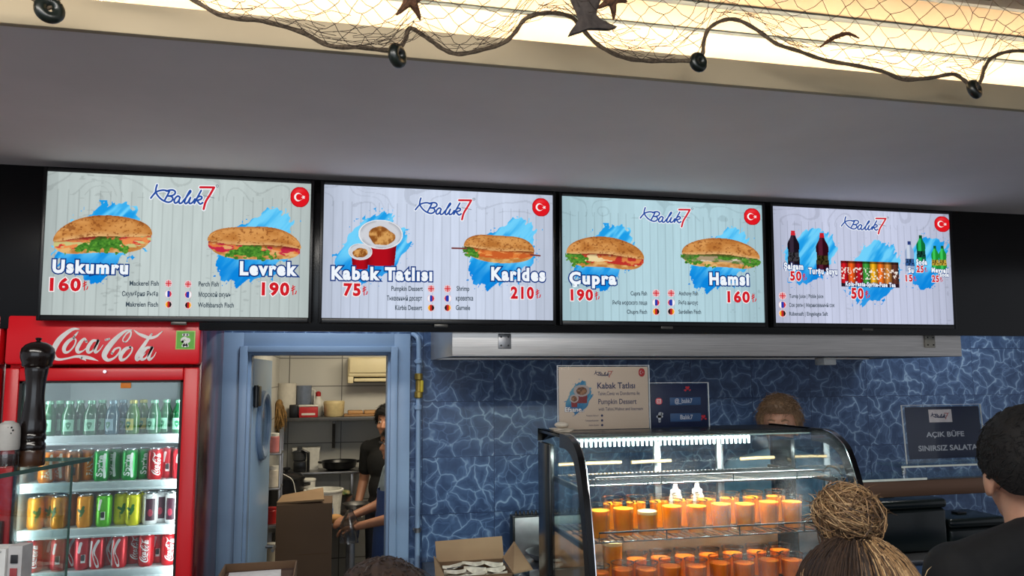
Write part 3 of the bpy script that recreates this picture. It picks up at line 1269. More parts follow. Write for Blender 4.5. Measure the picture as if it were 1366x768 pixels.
        pic('bottle_picture', 1222, 314, 1234, 350, 36, 90, bottle_fn(C3(14, 110, 54), C3(10, 80, 40), C3(20, 70, 60)), 4)
        pic('bottle_picture', 1242, 328, 1252, 360, 36, 90, bottle_fn(C3(30, 140, 50), C3(20, 90, 40), C3(190, 160, 60)), 4)
        pic('bottle_picture', 1252, 328, 1262, 360, 36, 90, bottle_fn(C3(30, 140, 50), C3(20, 90, 40), C3(190, 160, 60)), 4)

        def cans_fn(U, V):
            cols = [C3(196, 24, 34), C3(226, 90, 30), C3(170, 20, 34), C3(60, 150, 60), C3(230, 170, 30), C3(232, 110, 30), C3(200, 130, 60), C3(90, 50, 40)]
            k = np.clip(np.floor(U*8).astype(int), 0, 7)
            fr2 = U*8-k
            c = np.array(cols)[k]
            c = c*(1.15-1.0*np.abs(fr2-.42)[..., None])
            n = vnoise(U, V, 40, 14, 8, 2)
            c = mixc(c, C3(240, 230, 220), (sstep(.60, .68, n)*(V < .75)*(V > .3)))
            c = np.where((V > .90)[..., None], c*.55, c)
            c = np.where((V < .14)[..., None], C3(40, 24, 36), c)
            return c, np.ones(U.shape, bool)
        pic('cans_picture', 1122, 350, 1198, 382, 200, 70, cans_fn, 4)
        title('Şalgam', (1045, 358.5), (1071, 359.5), 6.5)
        title('Turşu Suyu', (1078, 365), (1116.5, 366), 6.5)
        title('Kola-Fanta-Sprite-Fuse Tea', (1127.5, 381), (1194, 383), 4.6)
        title('Su', (1211, 363.5), (1218, 363.8), 5.5)
        title('Soda', (1221.5, 352.5), (1236, 353), 5.5)
        title('Meyveli', (1242, 363), (1264.5, 364), 5)
        title('Soda', (1253, 368.5), (1265, 369), 4.2)
        price('50', (1053.5, 373.5), (1068.5, 374), 10.5, 1)
        price('50', (1135, 397.5), (1151.5, 398), 12, 1)
        price('15', (1207.5, 375), (1217, 375), 7.5, 1)
        price('25', (1222, 362.5), (1231.5, 363), 7.5, 1)
        price('25', (1242.5, 375.5), (1252, 376), 7.5, 1)
        captions([('Turnip Juice | Pickle Juice', 1052.5, 1098), ('Сок репы | Маринованный сок', 1052.5, 1113), ('Rübensaft | Eingelegte Saft', 1052.5, 1104)], 'l', (394.5, 406.5, 418), 1043.5, hh=4.4)
# ------------------------------------------------------------------ red drinks fridges
M_RED = mat('fridge_red', (236, 22, 36), .28, noise=(3, .06), spec=.5)
M_REDD = mat('fridge_door_red', (222, 18, 30), .3, noise=(3, .08))
M_LINER = mat('fridge_liner', (214, 220, 220), .4, noise=(5, .04))
M_GLASS = glass('fridge_glass', (232, 240, 240), .5, .04, .03)
M_WRAP = mat('fridge_side_wrap', (26, 20, 26), .2, noise=(3.2, .2), rgb2=(104, 26, 32), stretch=(1, 1.6, .55))
M_PRINTW = mat('white_print', (238, 236, 234), .45)
M_SHELF = mat('shelf_white', (196, 204, 208), .35, noise=(60, .06))
M_GREEN = mat('sticker_green', (92, 178, 30), .4)
M_GREENL = mat('sticker_lime', (176, 222, 110), .4)
M_ORTAG = mat('orange_tag', (236, 132, 20), .5)
M_CHROME = mat('chrome', (210, 210, 214), .15, 1.0)

FX0, FX1, FY0, FY1 = -1.168, -.497, 3.20, 3.85
ROWS = []


def rowz(ys):
    return sum(oy(px, py, 3.42).z for px, py in ys)/len(ys)


ZS = [rowz([(65, 578), (240, 577)]), rowz([(60, 640), (240, 633)]), rowz([(55, 699), (235, 691)]), rowz([(58, 757), (235, 741)])]


def fridge(x0, name, label, full):
    """x0: left side; built in world coordinates"""
    W = FX1-FX0
    x1 = x0+W
    t = thing(name, label, 'fridge', (x0+W/2, (FY0+FY1)/2, 0), 'red drinks fridges')
    zt, zh = 2.19, 2.0
    b = MB()
    b.box(x0, x0+.035, FY0+.05, FY1, .06, zt, .004)
    b.box(x0+.035, x1-.035, FY1-.04, FY1, .06, zt)
    b.box(x0+.035, x1-.035, FY0+.05, FY1-.04, zt-.03, zt)
    b.box(x0+.035, x1-.035, FY0+.05, FY1-.04, .06, .35)
    b.build('cabinet', M_RED, t)
    b = MB()
    b.box(x1-.035, x1, FY0+.052, FY1, .06, zt-.002, .004)
    b.build('side_panel', M_WRAP, t)
    b = MB()
    b.box(x0+.036, x0+.05, FY0+.06, FY1-.05, .35, zh-.02)
    b.box(x1-.05, x1-.036, FY0+.06, FY1-.05, .35, zh-.02)
    b.box(x0+.05, x1-.05, FY1-.06, FY1-.045, .35, zh-.02)
    b.box(x0+.036, x1-.036, FY0+.06, FY1-.05, zh-.035, zh-.015)
    b.build('liner', M_LINER, t)
    b = MB()
    b.box(x0, x1, FY0-.012, FY0+.05, zh+.004, zt, .012)
    hd = b.build('header', M_RED, t)
    # lettering on the header (photograph pixels of the first fridge, moved along)
    dx = x0-FX0

    def hf(a, b_, i):
        p = oy(50+a/5.94, 435+b_/5.94, FY0-.0135)
        return Vector((p.x+dx, FY0-.0130-.00015*i, p.z))
    mb = MB()
    cola(hf, mb)
    mb.build('script_lettering', M_PRINTW, hd, 0)
    a, c = oy(234, 466, FY0-.013), oy(261, 441, FY0-.013)
    st = MB().box(a.x+dx, c.x+dx, FY0-.0145, FY0-.0118, a.z, c.z, .0012).build('energy_sticker', M_GREENL, hd)
    mm = MB()
    mm.box(a.x+dx+.004, c.x+dx-.004, FY0-.0152, FY0-.014, a.z+.004, c.z-.004)
    mm.build('sticker_face', M_GREEN, hd)
    mb = MB()
    cx, cz = (a.x+c.x)/2+dx, (a.z+c.z)/2
    ribbon([(cx-.010, cz-.006), (cx-.012, cz+.002), (cx-.004, cz+.008), (cx+.004, cz+.004), (cx+.012, cz+.002), (cx+.009, cz-.006), (cx-.010, cz-.006)], lambda q, r: Vector((q, FY0-.0156, r)), mb, 0, .0022)
    for zz, ww in ((.020, .016), (-.017, .012), (-.022, .016)):
        ribbon([(cx-ww/2, cz+zz), (cx, cz+zz), (cx+ww/2, cz+zz)], lambda q, r: Vector((q, FY0-.0156, r)), mb, 0, .0024)
    mb.build('sticker_print', M_PRINTW, hd, 0)
    # door
    b = MB()
    fw = .046
    d0, d1, dz0, dz1 = x0+.004, x1-.004, .38, zh-.008
    gl, gr, gt, gb = x0+.050, x1-.058, 1.944, .46
    b.box(d0, gl, FY0-.004, FY0+.04, dz0, dz1, .006)
    b.box(gr, d1, FY0-.004, FY0+.04, dz0, dz1, .006)
    b.box(gl, gr, FY0-.004, FY0+.04, gt, dz1, .006)
    b.box(gl, gr, FY0-.004, FY0+.04, dz0, gb, .006)
    dr = b.build('door', M_REDD, t)
    b = MB()
    b.box(gl, gl+.010, FY0+.006, FY0+.036, gb, gt)
    b.box(gr-.010, gr, FY0+.006, FY0+.036, gb, gt)
    b.box(gl, gr, FY0+.006, FY0+.036, gt-.008, gt)
    b.box(gl, gr, FY0+.006, FY0+.036, gb, gb+.010)
    b.build('gasket', M_RUBBER, dr)
    MB().box(gl+.008, gr-.008, FY0+.016, FY0+.022, gb+.008, gt-.006).build('pane', M_GLASS, dr)
    p = oy(141, 495.5, FY0)
    b = MB()
    b.lathe([(.0, -.010), (.006, -.010), (.0075, -.004), (.0075, .0)], 18, (p.x+dx, FY0-.003, p.z), ax='y')
    b.build('lock', M_CHROME, dr)
    p = oy(168, 513, FY0+.014)
    MB().box(p.x+dx-.018, p.x+dx+.018, FY0+.010, FY0+.0155, p.z-.013, p.z+.012, .002).build('shelf_tag', M_ORTAG, dr)
    b = MB()
    b.box(gl-.030, gl-.014, FY0-.03, FY0-.004, 1.1, 1.45, .005)
    b.build('handle', M_BLACK, dr)
    b = MB()
    b.box(x0+.01, x1-.01, FY0+.01, FY0+.05, .06, .36, .01)
    b.build('lower_grille', M_BLACK, t)
    for sx in (x0+.08, x1-.08):
        for sy in (FY0+.12, FY1-.08):
            b = MB()
            b.lathe([(.02, 0), (.02, .02), (.012, .025), (.012, .07)], 14, (sx, sy, 0))
            b.build('foot', M_BLACK, t)
    b = MB()
    b.box(x0+.08, x1-.08, FY0+.062, FY0+.078, zh-.052, zh-.036, .003)
    b.build('lamp_cover', emis('fridge_tube', (236, 248, 255), 2.2), t)
    for k, z in enumerate(ZS if full else ZS[:3]):
        b = MB()
        b.box(x0+.052, x1-.052, FY0+.085, FY1-.065, z-.012, z-.001)
        sh = b.build('shelf', M_SHELF, t)
        b = MB()
        b.box(x0+.052, x1-.052, FY0+.062, FY0+.084, z-.026, z+.003, .003)
        b.box(x0+.052, x1-.052, FY0+.058, FY0+.070, z-.031, z-.023, .003)
        b.build('price_rail', M_SHELF, sh)
    return t


fridge(FX0, 'drinks_fridge', 'red glass door drinks fridge beside kitchen door, full of bottles and cans', True)
fridge(FX0-.685, 'drinks_fridge', 'second red drinks fridge, cut off at the left edge of the photo', False)

# ------------------------------------------------------------------ cans and bottles on its shelves
M_ALU = mat('can_aluminium', (200, 202, 206), .25, 1.0)
CAN_R, CAN_H = .0285, .118


def wrap(rad, zc):
    """(along the can upwards, around) -> surface, writing reads from the bottom up"""
    return lambda a, b: Vector((-rad*math.sin(-b/rad), -rad*math.cos(b/rad), zc+a))


def rect(mb, a0, a1, b0, b1, rad):
    n = 8
    mb.flat([(a, b0+(b1-b0)*k/n) for k in range(n+1) for a in (a0, a1)], [(2*k, 2*k+1, 2*k+3, 2*k+2) for k in range(n)], wrap(rad, 0))


def can_proto(kind):
    body, letter, word = {
        'orange': ((232, 128, 20), (250, 240, 226), 'fanta'), 'orange_light': ((236, 150, 34), (60, 100, 40), 'leaf'), 'sprite': ((10, 150, 60), (240, 246, 240), 'Sprite'),
        'red': ((196, 14, 28), (240, 236, 236), 'cola'), 'red_wave': ((200, 20, 34), (236, 226, 228), 'wave'), 'red_plain': ((198, 40, 52), (232, 224, 224), 'code'),
        'lime': ((96, 190, 44), (236, 240, 226), 'code'), 'yellow': ((224, 214, 28), (40, 120, 40), 'leaf'), 'dark': ((226, 222, 222), (60, 18, 38), 'panel'),
        'brown': ((150, 88, 40), (60, 34, 24), 'code')}[kind]
    t = thing('drink_can', '', 'can', (0, 0, 0), 'cans in the fridge', local=True)
    r, h = CAN_R, CAN_H
    MB().lathe([(r*.80, .0), (r*.86, .003), (r*.98, .010), (r, .014), (r, h-.014), (r*.97, h-.010), (r*.84, h-.003)], 32).build('body', mat('can_'+kind, body, .3, .35, noise=(60, .05)), t)
    MB().lathe([(r*.84, h-.0035), (r*.86, h), (r*.80, h), (r*.78, h-.005), (.0, h-.005)], 32).build('lid', M_ALU, t)
    mt = mat('can_print_'+kind, letter, .45)
    mb = MB()
    rr = r+.0004
    if word == 'cola':
        cola(lambda a, b, i: wrap(rr+.00004*i, .016)((a-100)/860*.086, (b-160)/240*-.030*-1), mb, 0, 3)
    elif word in ('Sprite', 'fanta'):
        fit_text(word if word == 'Sprite' else 'FANTA', (.018, .008), (.098, .004), .022, lambda a, b: wrap(rr, 0)(a, -b+.014), mb, .03)
        ribbon([(.016, .016), (.06, .012), (.1, .014)], lambda a, b: wrap(rr, 0)(a, b), mb, 0, .002)
    elif word == 'wave':
        ribbon([(.010, .010, .010), (.03, .004, .014), (.06, -.006, .010), (.085, .0, .006), (.104, .010, .010)], lambda a, b: wrap(rr, 0)(a, b), mb, 0)
        ribbon([(.014, -.018, .010), (.05, -.021, .008), (.10, -.016, .006)], lambda a, b: wrap(rr, 0)(a, b), mb, 0)
    elif word == 'leaf':
        for (ca, cb, q) in ((.066, .004, .3), (.060, -.004, 2.1), (.054, .003, 3.6)):
            ribbon([(ca-.010*math.cos(q), cb-.010*math.sin(q), .001), (ca, cb, .009), (ca+.010*math.cos(q), cb+.010*math.sin(q), .001)], lambda a, b: wrap(rr, 0)(a, b), mb, 0)
        fit_text('Cappy' if kind != 'yellow' else 'Lipton', (.022, .004), (.05, .004), .008, lambda a, b: wrap(rr, 0)(a, -b), mb, .02)
    elif word == 'panel':
        rect(mb, .016, .098, -.017, .017, rr)
    else:
        rect(mb, .026, .056, -.004, .011, rr)
        ribbon([(.066, -.012, .006), (.082, -.010, .007), (.098, -.006, .004)], lambda a, b: wrap(rr, 0)(a, b), mb, 0)
    mb.build('printed_lettering', mt, t, 0)
    if word == 'panel':
        mb = MB()
        mb.ell((0, -rr*.995, .045), (.009, .0012, .014), 12, 8)
        mb.build('fruit_picture', mat('fruit_print', (150, 36, 60), .5), t)
    if word == 'code':
        mb = MB()
        for k in range(5):
            ribbon([(.0385+.003*k, .004), (.0385+.003*k, .008), (.0385+.003*k, .0005)], lambda a, b: wrap(rr+.0002, 0)(a, b), mb, 0, .0012)
        mb.build('barcode', mat('barcode_grey', (70, 70, 74), .5), t)
    return t


PROTO = {}


def put_can(kind, px, row, depth, rz, label):
    if kind not in PROTO:
        PROTO[kind] = can_proto(kind)
        o = PROTO[kind]
    else:
        o = copy_tree(PROTO[kind])
    p = oy(px, 600, FY0+.125+depth)
    o.location = (p.x, p.y, ZS[row]-.0005)
    o.rotation_euler = (0, 0, rz)
    o['label'] = label
    o['group'] = 'cans on the fridge shelves'


ORD = ['first', 'second', 'third', 'fourth', 'fifth', 'sixth', 'seventh', 'eighth', 'ninth', 'tenth', 'eleventh', 'twelfth', 'thirteenth']
ROWN = {1: 'second fridge shelf', 2: 'third fridge shelf', 3: 'lowest fridge shelf'}
DESC = {'orange': 'orange soft drink can', 'orange_light': 'bright orange juice can', 'sprite': 'green lemonade can with upright white lettering', 'red': 'red cola can with white script',
        'red_wave': 'red can with white wave', 'red_plain': 'pale red can turned to its barcode', 'lime': 'lime green can turned to its barcode', 'yellow': 'yellow iced tea can',
        'dark': 'white juice can with dark label', 'brown': 'brownish orange can turned to its barcode'}
LINES = {
    1: [('orange', 64, 0, .3), ('orange', 82, .05, -.2), ('brown', 100, 0, .1), ('orange', 117, .05, .8), ('sprite', 137, 0, .1), ('sprite', 155, .05, -.4), ('sprite', 174, 0, .0), ('sprite', 191, .04, .5),
        ('red', 208, 0, .4), ('red_plain', 225, .05, 0), ('red_plain', 241, 0, .2)],
    2: [('orange_light', 53, 0, .5), ('orange_light', 72, .05, .1), ('orange_light', 84, .0, -.5), ('brown', 99, .05, 0), ('orange_light', 118, 0, -.2), ('lime', 143, 0, 0), ('yellow', 166, .03, .3), ('yellow', 182, 0, -.1), ('yellow', 194, .05, .5),
        ('dark', 204, 0, .2), ('dark', 219, .04, 0), ('dark', 234, 0, -.2)],
    3: [('red', 55, 0, .1), ('red_plain', 70, .05, .9), ('red_plain', 87, 0, 0), ('red_wave', 102, .05, .2), ('red_plain', 118, 0, .2), ('red_wave', 137, 0, .0), ('red_wave', 151, .055, .4), ('red_wave', 166, 0, -.2),
        ('red', 184, .055, .5), ('red', 201, 0, 0), ('red_plain', 217, .05, 0), ('red', 231, 0, .3)]}
for row, ls in LINES.items():
    for k, (kd, px, dp, rz) in enumerate(ls):
        put_can(kd, px, row, dp, rz, '%s, %s from left on %s' % (DESC[kd], ORD[k], ROWN[row]))

M_BOT = {}


def bottle_proto(kind):
    g, lb = {'green': ((14, 84, 46), (150, 205, 176)), 'blue': ((34, 78, 92), (150, 176, 190)), 'lemon': ((60, 104, 40), (206, 196, 110))}[kind]
    t = thing('soda_bottle', '', 'bottle', (0, 0, 0), 'bottles on the fridge top shelf', local=True)
    r = .026
    MB().lathe([(r*.8, 0), (r, .006), (r, .072), (r*.96, .082), (r*.68, .102), (r*.5, .114), (r*.48, .124)], 24).build('glass', mat('bottle_glass_'+kind, g, .12, noise=(20, .2), spec=.7), t)
    MB().lathe([(r*.56, .120), (r*.58, .123), (r*.54, .132), (0, .134)], 20).build('cap', mat('bottle_cap_'+kind, tuple(int(v*.9) for v in lb), .35, .5), t)
    mb = MB()
    f = lambda a, b: Vector(((r+.0005)*math.sin(a), -(r+.0005)*math.cos(a), b))
    mb.flat([(-.75+1.5*k/10, .018+.044*q) for k in range(11) for q in range(2)], [(2*k, 2*k+2, 2*k+3, 2*k+1) for k in range(10)], f)
    l = mb.build('paper_label', mat('bottle_label_'+kind, lb, .5), t, 30)
    mb = MB()
    f2 = lambda a, b: Vector(((r+.0009)*math.sin(a), -(r+.0009)*math.cos(a), b))
    ribbon([(-.34, .044), (0, .047), (.34, .044)], f2, mb, 0, .004)
    ribbon([(-.26, .040, .006), (0, .030, .012), (.26, .040, .006)], f2, mb, 0)
    mb.build('emblem', mat('bottle_emblem', (36, 120, 80), .5), l, 0)
    return t


BP = {}
for k, (kd, px, dp) in enumerate([('green', 65, 0), ('green', 79, .04), ('green', 92, 0), ('green', 106, .04), ('green', 121, 0), ('green', 135, .04), ('blue', 150, 0), ('blue', 163, .04), ('lemon', 177, 0), ('lemon', 190, .04), ('green', 205, 0), ('green', 221, .03), ('green', 238, 0)]):
    if kd not in BP:
        BP[kd] = bottle_proto(kd)
        o = BP[kd]
    else:
        o = copy_tree(BP[kd])
    p = oy(px, 570, FY0+.125+dp*1.4)
    o.location = (p.x, p.y, ZS[0]-.0005)
    o.rotation_euler = (0, 0, random.uniform(-.5, .5))
    o['label'] = '%s bottle, %s from left on the fridge top shelf' % ({'green': 'green glass mineral water', 'blue': 'bluish glass soda', 'lemon': 'yellow labelled green soda'}[kd], ORD[k])
    o['group'] = 'bottles on the fridge top shelf'
# ------------------------------------------------------------------ service counter (below the picture) and glass shelf at the left
M_CTOP = mat('counter_top', (120, 118, 116), .35, noise=(14, .2))
M_CFRONT = mat('counter_front', (70, 96, 140), .5)
M_CLEAR = glass('clear_glass', (244, 251, 249), .4, .02, .015)
M_ACRYL = glass('acrylic', (250, 252, 252), .08, .05, .0)
M_EDGE = mat('glass_edge_green', (70, 96, 88), .2)

t = thing('service_counter', 'long service counter carrying the glass display case', 'counter', (1.1, 2.6, 0))
MB().box(-.30, 1.98, 2.26, 2.98, .08, 1.02, .006).build('body', M_CFRONT, t)
MB().box(-.32, 2.0, 2.22, 3.0, 1.02, 1.06, .006).build('worktop', M_CTOP, t)
MB().box(-.28, 1.96, 2.32, 2.92, 0, .08).build('plinth', M_BLACK, t)
for xa, xb, lb in ((.45, 1.5, 'steel back counter against the blue tiles under the fish box'), (2.46, 3.6, 'steel back counter behind the salad bar carrying dark tubs')):
    t = thing('back_counter', lb, 'counter', ((xa+xb)/2, 3.72, 0), 'steel back counters')
    MB().box(xa+.01, xb-.01, 3.43, 3.98, .1, 1.0, .005).build('body', M_STEEL2, t)
    MB().box(xa, xb, 3.41, 3.985, 1.0, 1.04, .005).build('worktop', M_STEEL2, t)
    MB().box(xa+.03, xb-.03, 3.47, 3.96, 0, .1).build('plinth', M_BLACK, t)

# glass counter at far left with a top shelf
ZP = 1.735
c0 = oz(120, 610, ZP)
e0 = oz(0, 632, ZP)
dv = (e0-c0).normalized()
nv = Vector((0, 0, 1)).cross(dv)
if nv.x > 0:
    nv = -nv
ln, wd = 1.15, .30
t = thing('glass_counter', 'glass counter with thick clear top shelf holding the pepper mill', 'counter', (c0.x-.3, c0.y-.4, 0))


def plate(a0, a1, b0, b1, z0, z1):
    P = lambda a, b_, z: c0+dv*a+nv*b_+Vector((0, 0, z-ZP))
    return [P(a0, b0, z0), P(a1, b0, z0), P(a1, b1, z0), P(a0, b1, z0), P(a0, b0, z1), P(a1, b0, z1), P(a1, b1, z1), P(a0, b1, z1)]


CUBE = [(0, 3, 2, 1), (4, 5, 6, 7), (0, 1, 5, 4), (1, 2, 6, 5), (2, 3, 7, 6), (3, 0, 4, 7)]
b = MB()
b._add(plate(0, ln, 0, wd, ZP-.010, ZP), CUBE)
sh = b.build('shelf', M_CLEAR, t, 0)
b = MB()
b._add(plate(-.002, ln, -.003, 0, ZP-.010, ZP), CUBE)
b.build('polished_edge', M_EDGE, sh, 0)
b = MB()
b._add(plate(-.003, -.0005, 0, wd, ZP-.010, ZP), CUBE)
b.build('polished_end', M_EDGE, sh, 0)
b = MB()
b._add(plate(.045, ln, .02, .026, 1.06, ZP-.0105), CUBE)
fp = b.build('front_pane', M_CLEAR, t, 0)
b = MB()
b._add(plate(.0425, .0445, .02, .026, 1.06, ZP-.0105), CUBE)
b.build('pane_edge', M_EDGE, fp, 0)
b = MB()
b._add(plate(.03, ln, .01, wd+.3, 1.02, 1.06), CUBE)
b.build('worktop', M_CTOP, t, 0)
b = MB()
b._add(plate(.06, ln, .03, wd+.28, 0, 1.02), CUBE)
b.build('body', M_CFRONT, t, 0)

M_MILL = mat('dark_wood', (20, 13, 11), .18, noise=(9, .35), spec=.6)
M_MILLB = mat('mill_base_wood', (54, 32, 18), .25, noise=(14, .4))
pm = oz(41, 621, ZP)
sc = pm.length
dep = (pm-CAM).dot(_F)
k = dep/FPX
t = thing('pepper_mill', 'tall dark turned wooden pepper mill on the glass shelf', 'pepper mill', (pm.x, pm.y, ZP))
H = (622-452)*k


def yy(py):
    return H*(622-py)/170.


prof = [(15.5, 622), (16.5, 619), (16.5, 605), (15.8, 600)]
b = MB()
b.lathe([(r*k, yy(y)) for r, y in prof], 40)
b = MB()
M_ = lambda l: [(r*k, yy(y)) for r, y in l]
b.lathe([(r, z) for r, z in M_([(15.5, 622), (16.3, 620), (16.3, 604), (15.2, 601)])], 40, (pm.x, pm.y, ZP))
b.build('base', M_MILLB, t)
b = MB()
b.lathe(M_([(15.2, 601.5), (16, 599), (16.2, 594), (14.8, 591.5), (14.4, 590), (16, 587), (16, 582), (15, 579.5), (15.6, 577), (15.8, 571), (14.6, 560), (12.8, 548), (11.6, 536), (11.2, 527), (11.6, 516), (12.6, 505), (14, 497), (14.4, 492), (13.8, 490.5)]), 40, (pm.x, pm.y, ZP))
b.build('body', M_MILL, t)
b = MB()
b.lathe(M_([(17, 490.3), (18, 489), (18.4, 485), (19.4, 482), (20.6, 478), (20.9, 472), (19.4, 466), (15, 461), (9, 458), (4, 457), (3, 456.5)]), 40, (pm.x, pm.y, ZP))
h_ = b.build('head', M_MILL, t)
b = MB()
b.lathe(M_([(3, 457), (2.4, 455.5), (3.6, 454), (4, 452.5), (3, 451.5), (0.01, 451.2)]), 24, (pm.x, pm.y, ZP))
b.build('knob', M_MILL, h_)

# spice shaker
sp = oz(8, 624, ZP)
k = (sp-CAM).dot(_F)/FPX
t = thing('spice_shaker', 'clear spice shaker with red spice and perforated white lid, beside pepper mill', 'shaker', (sp.x, sp.y, ZP))
b = MB()
b.lathe([(0.001, .001), (13*k, .001), (14*k, .004), (14*k, 26*k), (13*k, 28*k), (12.4*k, 28*k), (13.2*k, 25*k), (13.2*k, .006), (.001, .005)], 32, (sp.x, sp.y, ZP))
b.build('jar', glass('jar_plastic', (226, 226, 224), .6, .1, .06), t)
b = MB()
b.lathe([(0.001, .0062), (12.8*k, .0062), (12.8*k, 17*k), (.001, 18*k)], 24, (sp.x, sp.y, ZP))
b.build('spice', mat('red_spice', (74, 22, 14), .9, noise=(220, .4), bump=.4), t)
b = MB()
Mt = Matrix.Translation((sp.x, sp.y, ZP+29*k)) @ Matrix.Rotation(math.radians(-34), 4, 'Y') @ Matrix.Rotation(math.radians(28), 4, 'X')
b.lathe([(14*k, 24*k), (14.6*k, 28*k), (14.6*k, 33*k), (13*k, 35*k)], 32, (sp.x, sp.y, ZP))
ld = b.build('collar', mat('shaker_lid', (168, 166, 162), .5), t)
b = MB()
prf = [(14.4*k, 33*k), (14.6*k, 42*k), (14*k, 52*k), (11.5*k, 58*k), (6*k, 61*k), (.01, 62*k)]
b.lathe(prf, 32, (sp.x, sp.y, ZP))
cap_ = b.build('lid', mat('shaker_lid', (168, 166, 162), .5), t)
for q in range(6):
    a = q*math.pi/3
    dx_, dz_ = 3.6*k*math.cos(a), 4.2*k*math.sin(a)
    b = MB()
    b.ell((sp.x+5.5*k+dx_, sp.y-11.3*k+abs(dx_)*.3, ZP+50*k+dz_), (1.1*k, 2.2*k, 1.4*k), 10, 8)
    b.build('hole', M_BLACK, cap_)

# white printed holder at the bottom left
n0, n1 = od(-65, 731, 1.5), od(8, 732, 1.5)
dx_ = (n1-n0)
dx_.z = 0
dx_.normalize()
nn = Vector((-dx_.y, dx_.x, 0))
t = thing('napkin_holder', 'white printed napkin holder at the bottom left, in front of fridge', 'napkin holder', (n1.x, n1.y, 1.06))
L_ = (n1-n0).length


def nh(a, q, z):
    return Vector((n0.x, n0.y, 0))+dx_*a+nn*q+Vector((0, 0, z))


zt = n1.z
b = MB()
b._add([nh(0, 0, 1.06), nh(L_, 0, 1.06), nh(L_, .045, 1.06), nh(0, .045, 1.06), nh(0, 0, zt), nh(L_, 0, zt), nh(L_, .045, zt), nh(0, .045, zt)], CUBE)
bd = b.build('box', mat('holder_white', (206, 206, 204), .5), t, 0)
ppx = L_/73.
mb = MB()


def nf(a, b_, kk):
    return nh(-.0+(a/1366*62+10)*ppx, -.0008-.0004*kk, zt-(b_/1366*62-4)*ppx)


logo(nf, mb, None, 0, 0, 0, wb=46)
mb.build('script_lettering', mat('dark_ink', (50, 48, 60), .5), bd, 0)
b = MB()
b._add([nh(L_+.001, .006, 1.06), nh(L_+.028, .006, 1.06), nh(L_+.028, .040, 1.06), nh(L_+.001, .040, 1.06), nh(L_+.001, .006, zt+.004), nh(L_+.028, .006, zt+.004), nh(L_+.028, .040, zt+.004), nh(L_+.001, .040, zt+.004)], CUBE)
fl = b.build('side_card', mat('holder_grey', (178, 176, 176), .5), t, 0)
for (q0, q1, cc, nm) in ((.020, .036, (40, 40, 44), 'icon_mark'), (.045, .060, (150, 60, 64), 'icon_mark')):
    b = MB()
    b.box(-.007, .007, -.0012, 0, -.008, .008, .0004, M=Matrix.Translation(nh(L_+.014, .0052, zt-q0)) @ Matrix.Rotation(math.atan2(dx_.y, dx_.x), 4, 'Z'))
    b.build('icon_mark', mat('icon_%d' % cc[0], cc, .5), fl)

# ------------------------------------------------------------------ curved glass display case
CX0, CX1, CZ0, CZT = .765, 1.745, 1.06, 1.752
PROF = [(2.285, CZ0+.06), (2.292, 1.25), (2.300, 1.356), (2.327, 1.50), (2.358, 1.607), (2.398, 1.69), (2.435, 1.722), (2.475, 1.741), (2.53, 1.7515), (2.60, CZT)]
PROFF = [tuple(v) for v in cat_rom(PROF, 5)]+[(2.60, CZT)]
t = thing('display_case', 'curved glass countertop display case full of orange dessert cups', 'display case', ((CX0+CX1)/2, 2.6, CZ0))
CASE = t
MB().box(CX0, CX1, 2.275, 2.90, CZ0, CZ0+.06, .006).build('base', M_BLACK, t)
b = MB()
n = len(PROFF)
for off in (0,):
    vs = [(x, y, z) for y, z in PROFF for x in (CX0+.012, CX1-.012)]
    vs += [(x, y+.005*(1 if z < 1.7 else .3), z-.005*(0 if z < 1.6 else 1)) for y, z in PROFF for x in (CX0+.012, CX1-.012)]
    m2 = 2*n
    fs = [(2*i, 2*i+1, 2*i+3, 2*i+2) for i in range(n-1)]+[(m2+2*i, m2+2*i+2, m2+2*i+3, m2+2*i+1) for i in range(n-1)]
    fs += [(2*i, 2*i+2, m2+2*i+2, m2+2*i) for i in range(n-1)]+[(2*i+1, m2+2*i+1, m2+2*i+3, 2*i+3) for i in range(n-1)]
    fs += [(0, m2, m2+1, 1), (2*n-2, 2*n-1, m2+2*n-1, m2+2*n-2)]
    b._add(vs, fs)
b.build('curved_glass', glass('case_glass', (242, 250, 250), .16, .05, .004, wet=.42), t, 60)
M_TRIM = mat('case_black_trim', (14, 14, 16), .22, spec=.6)


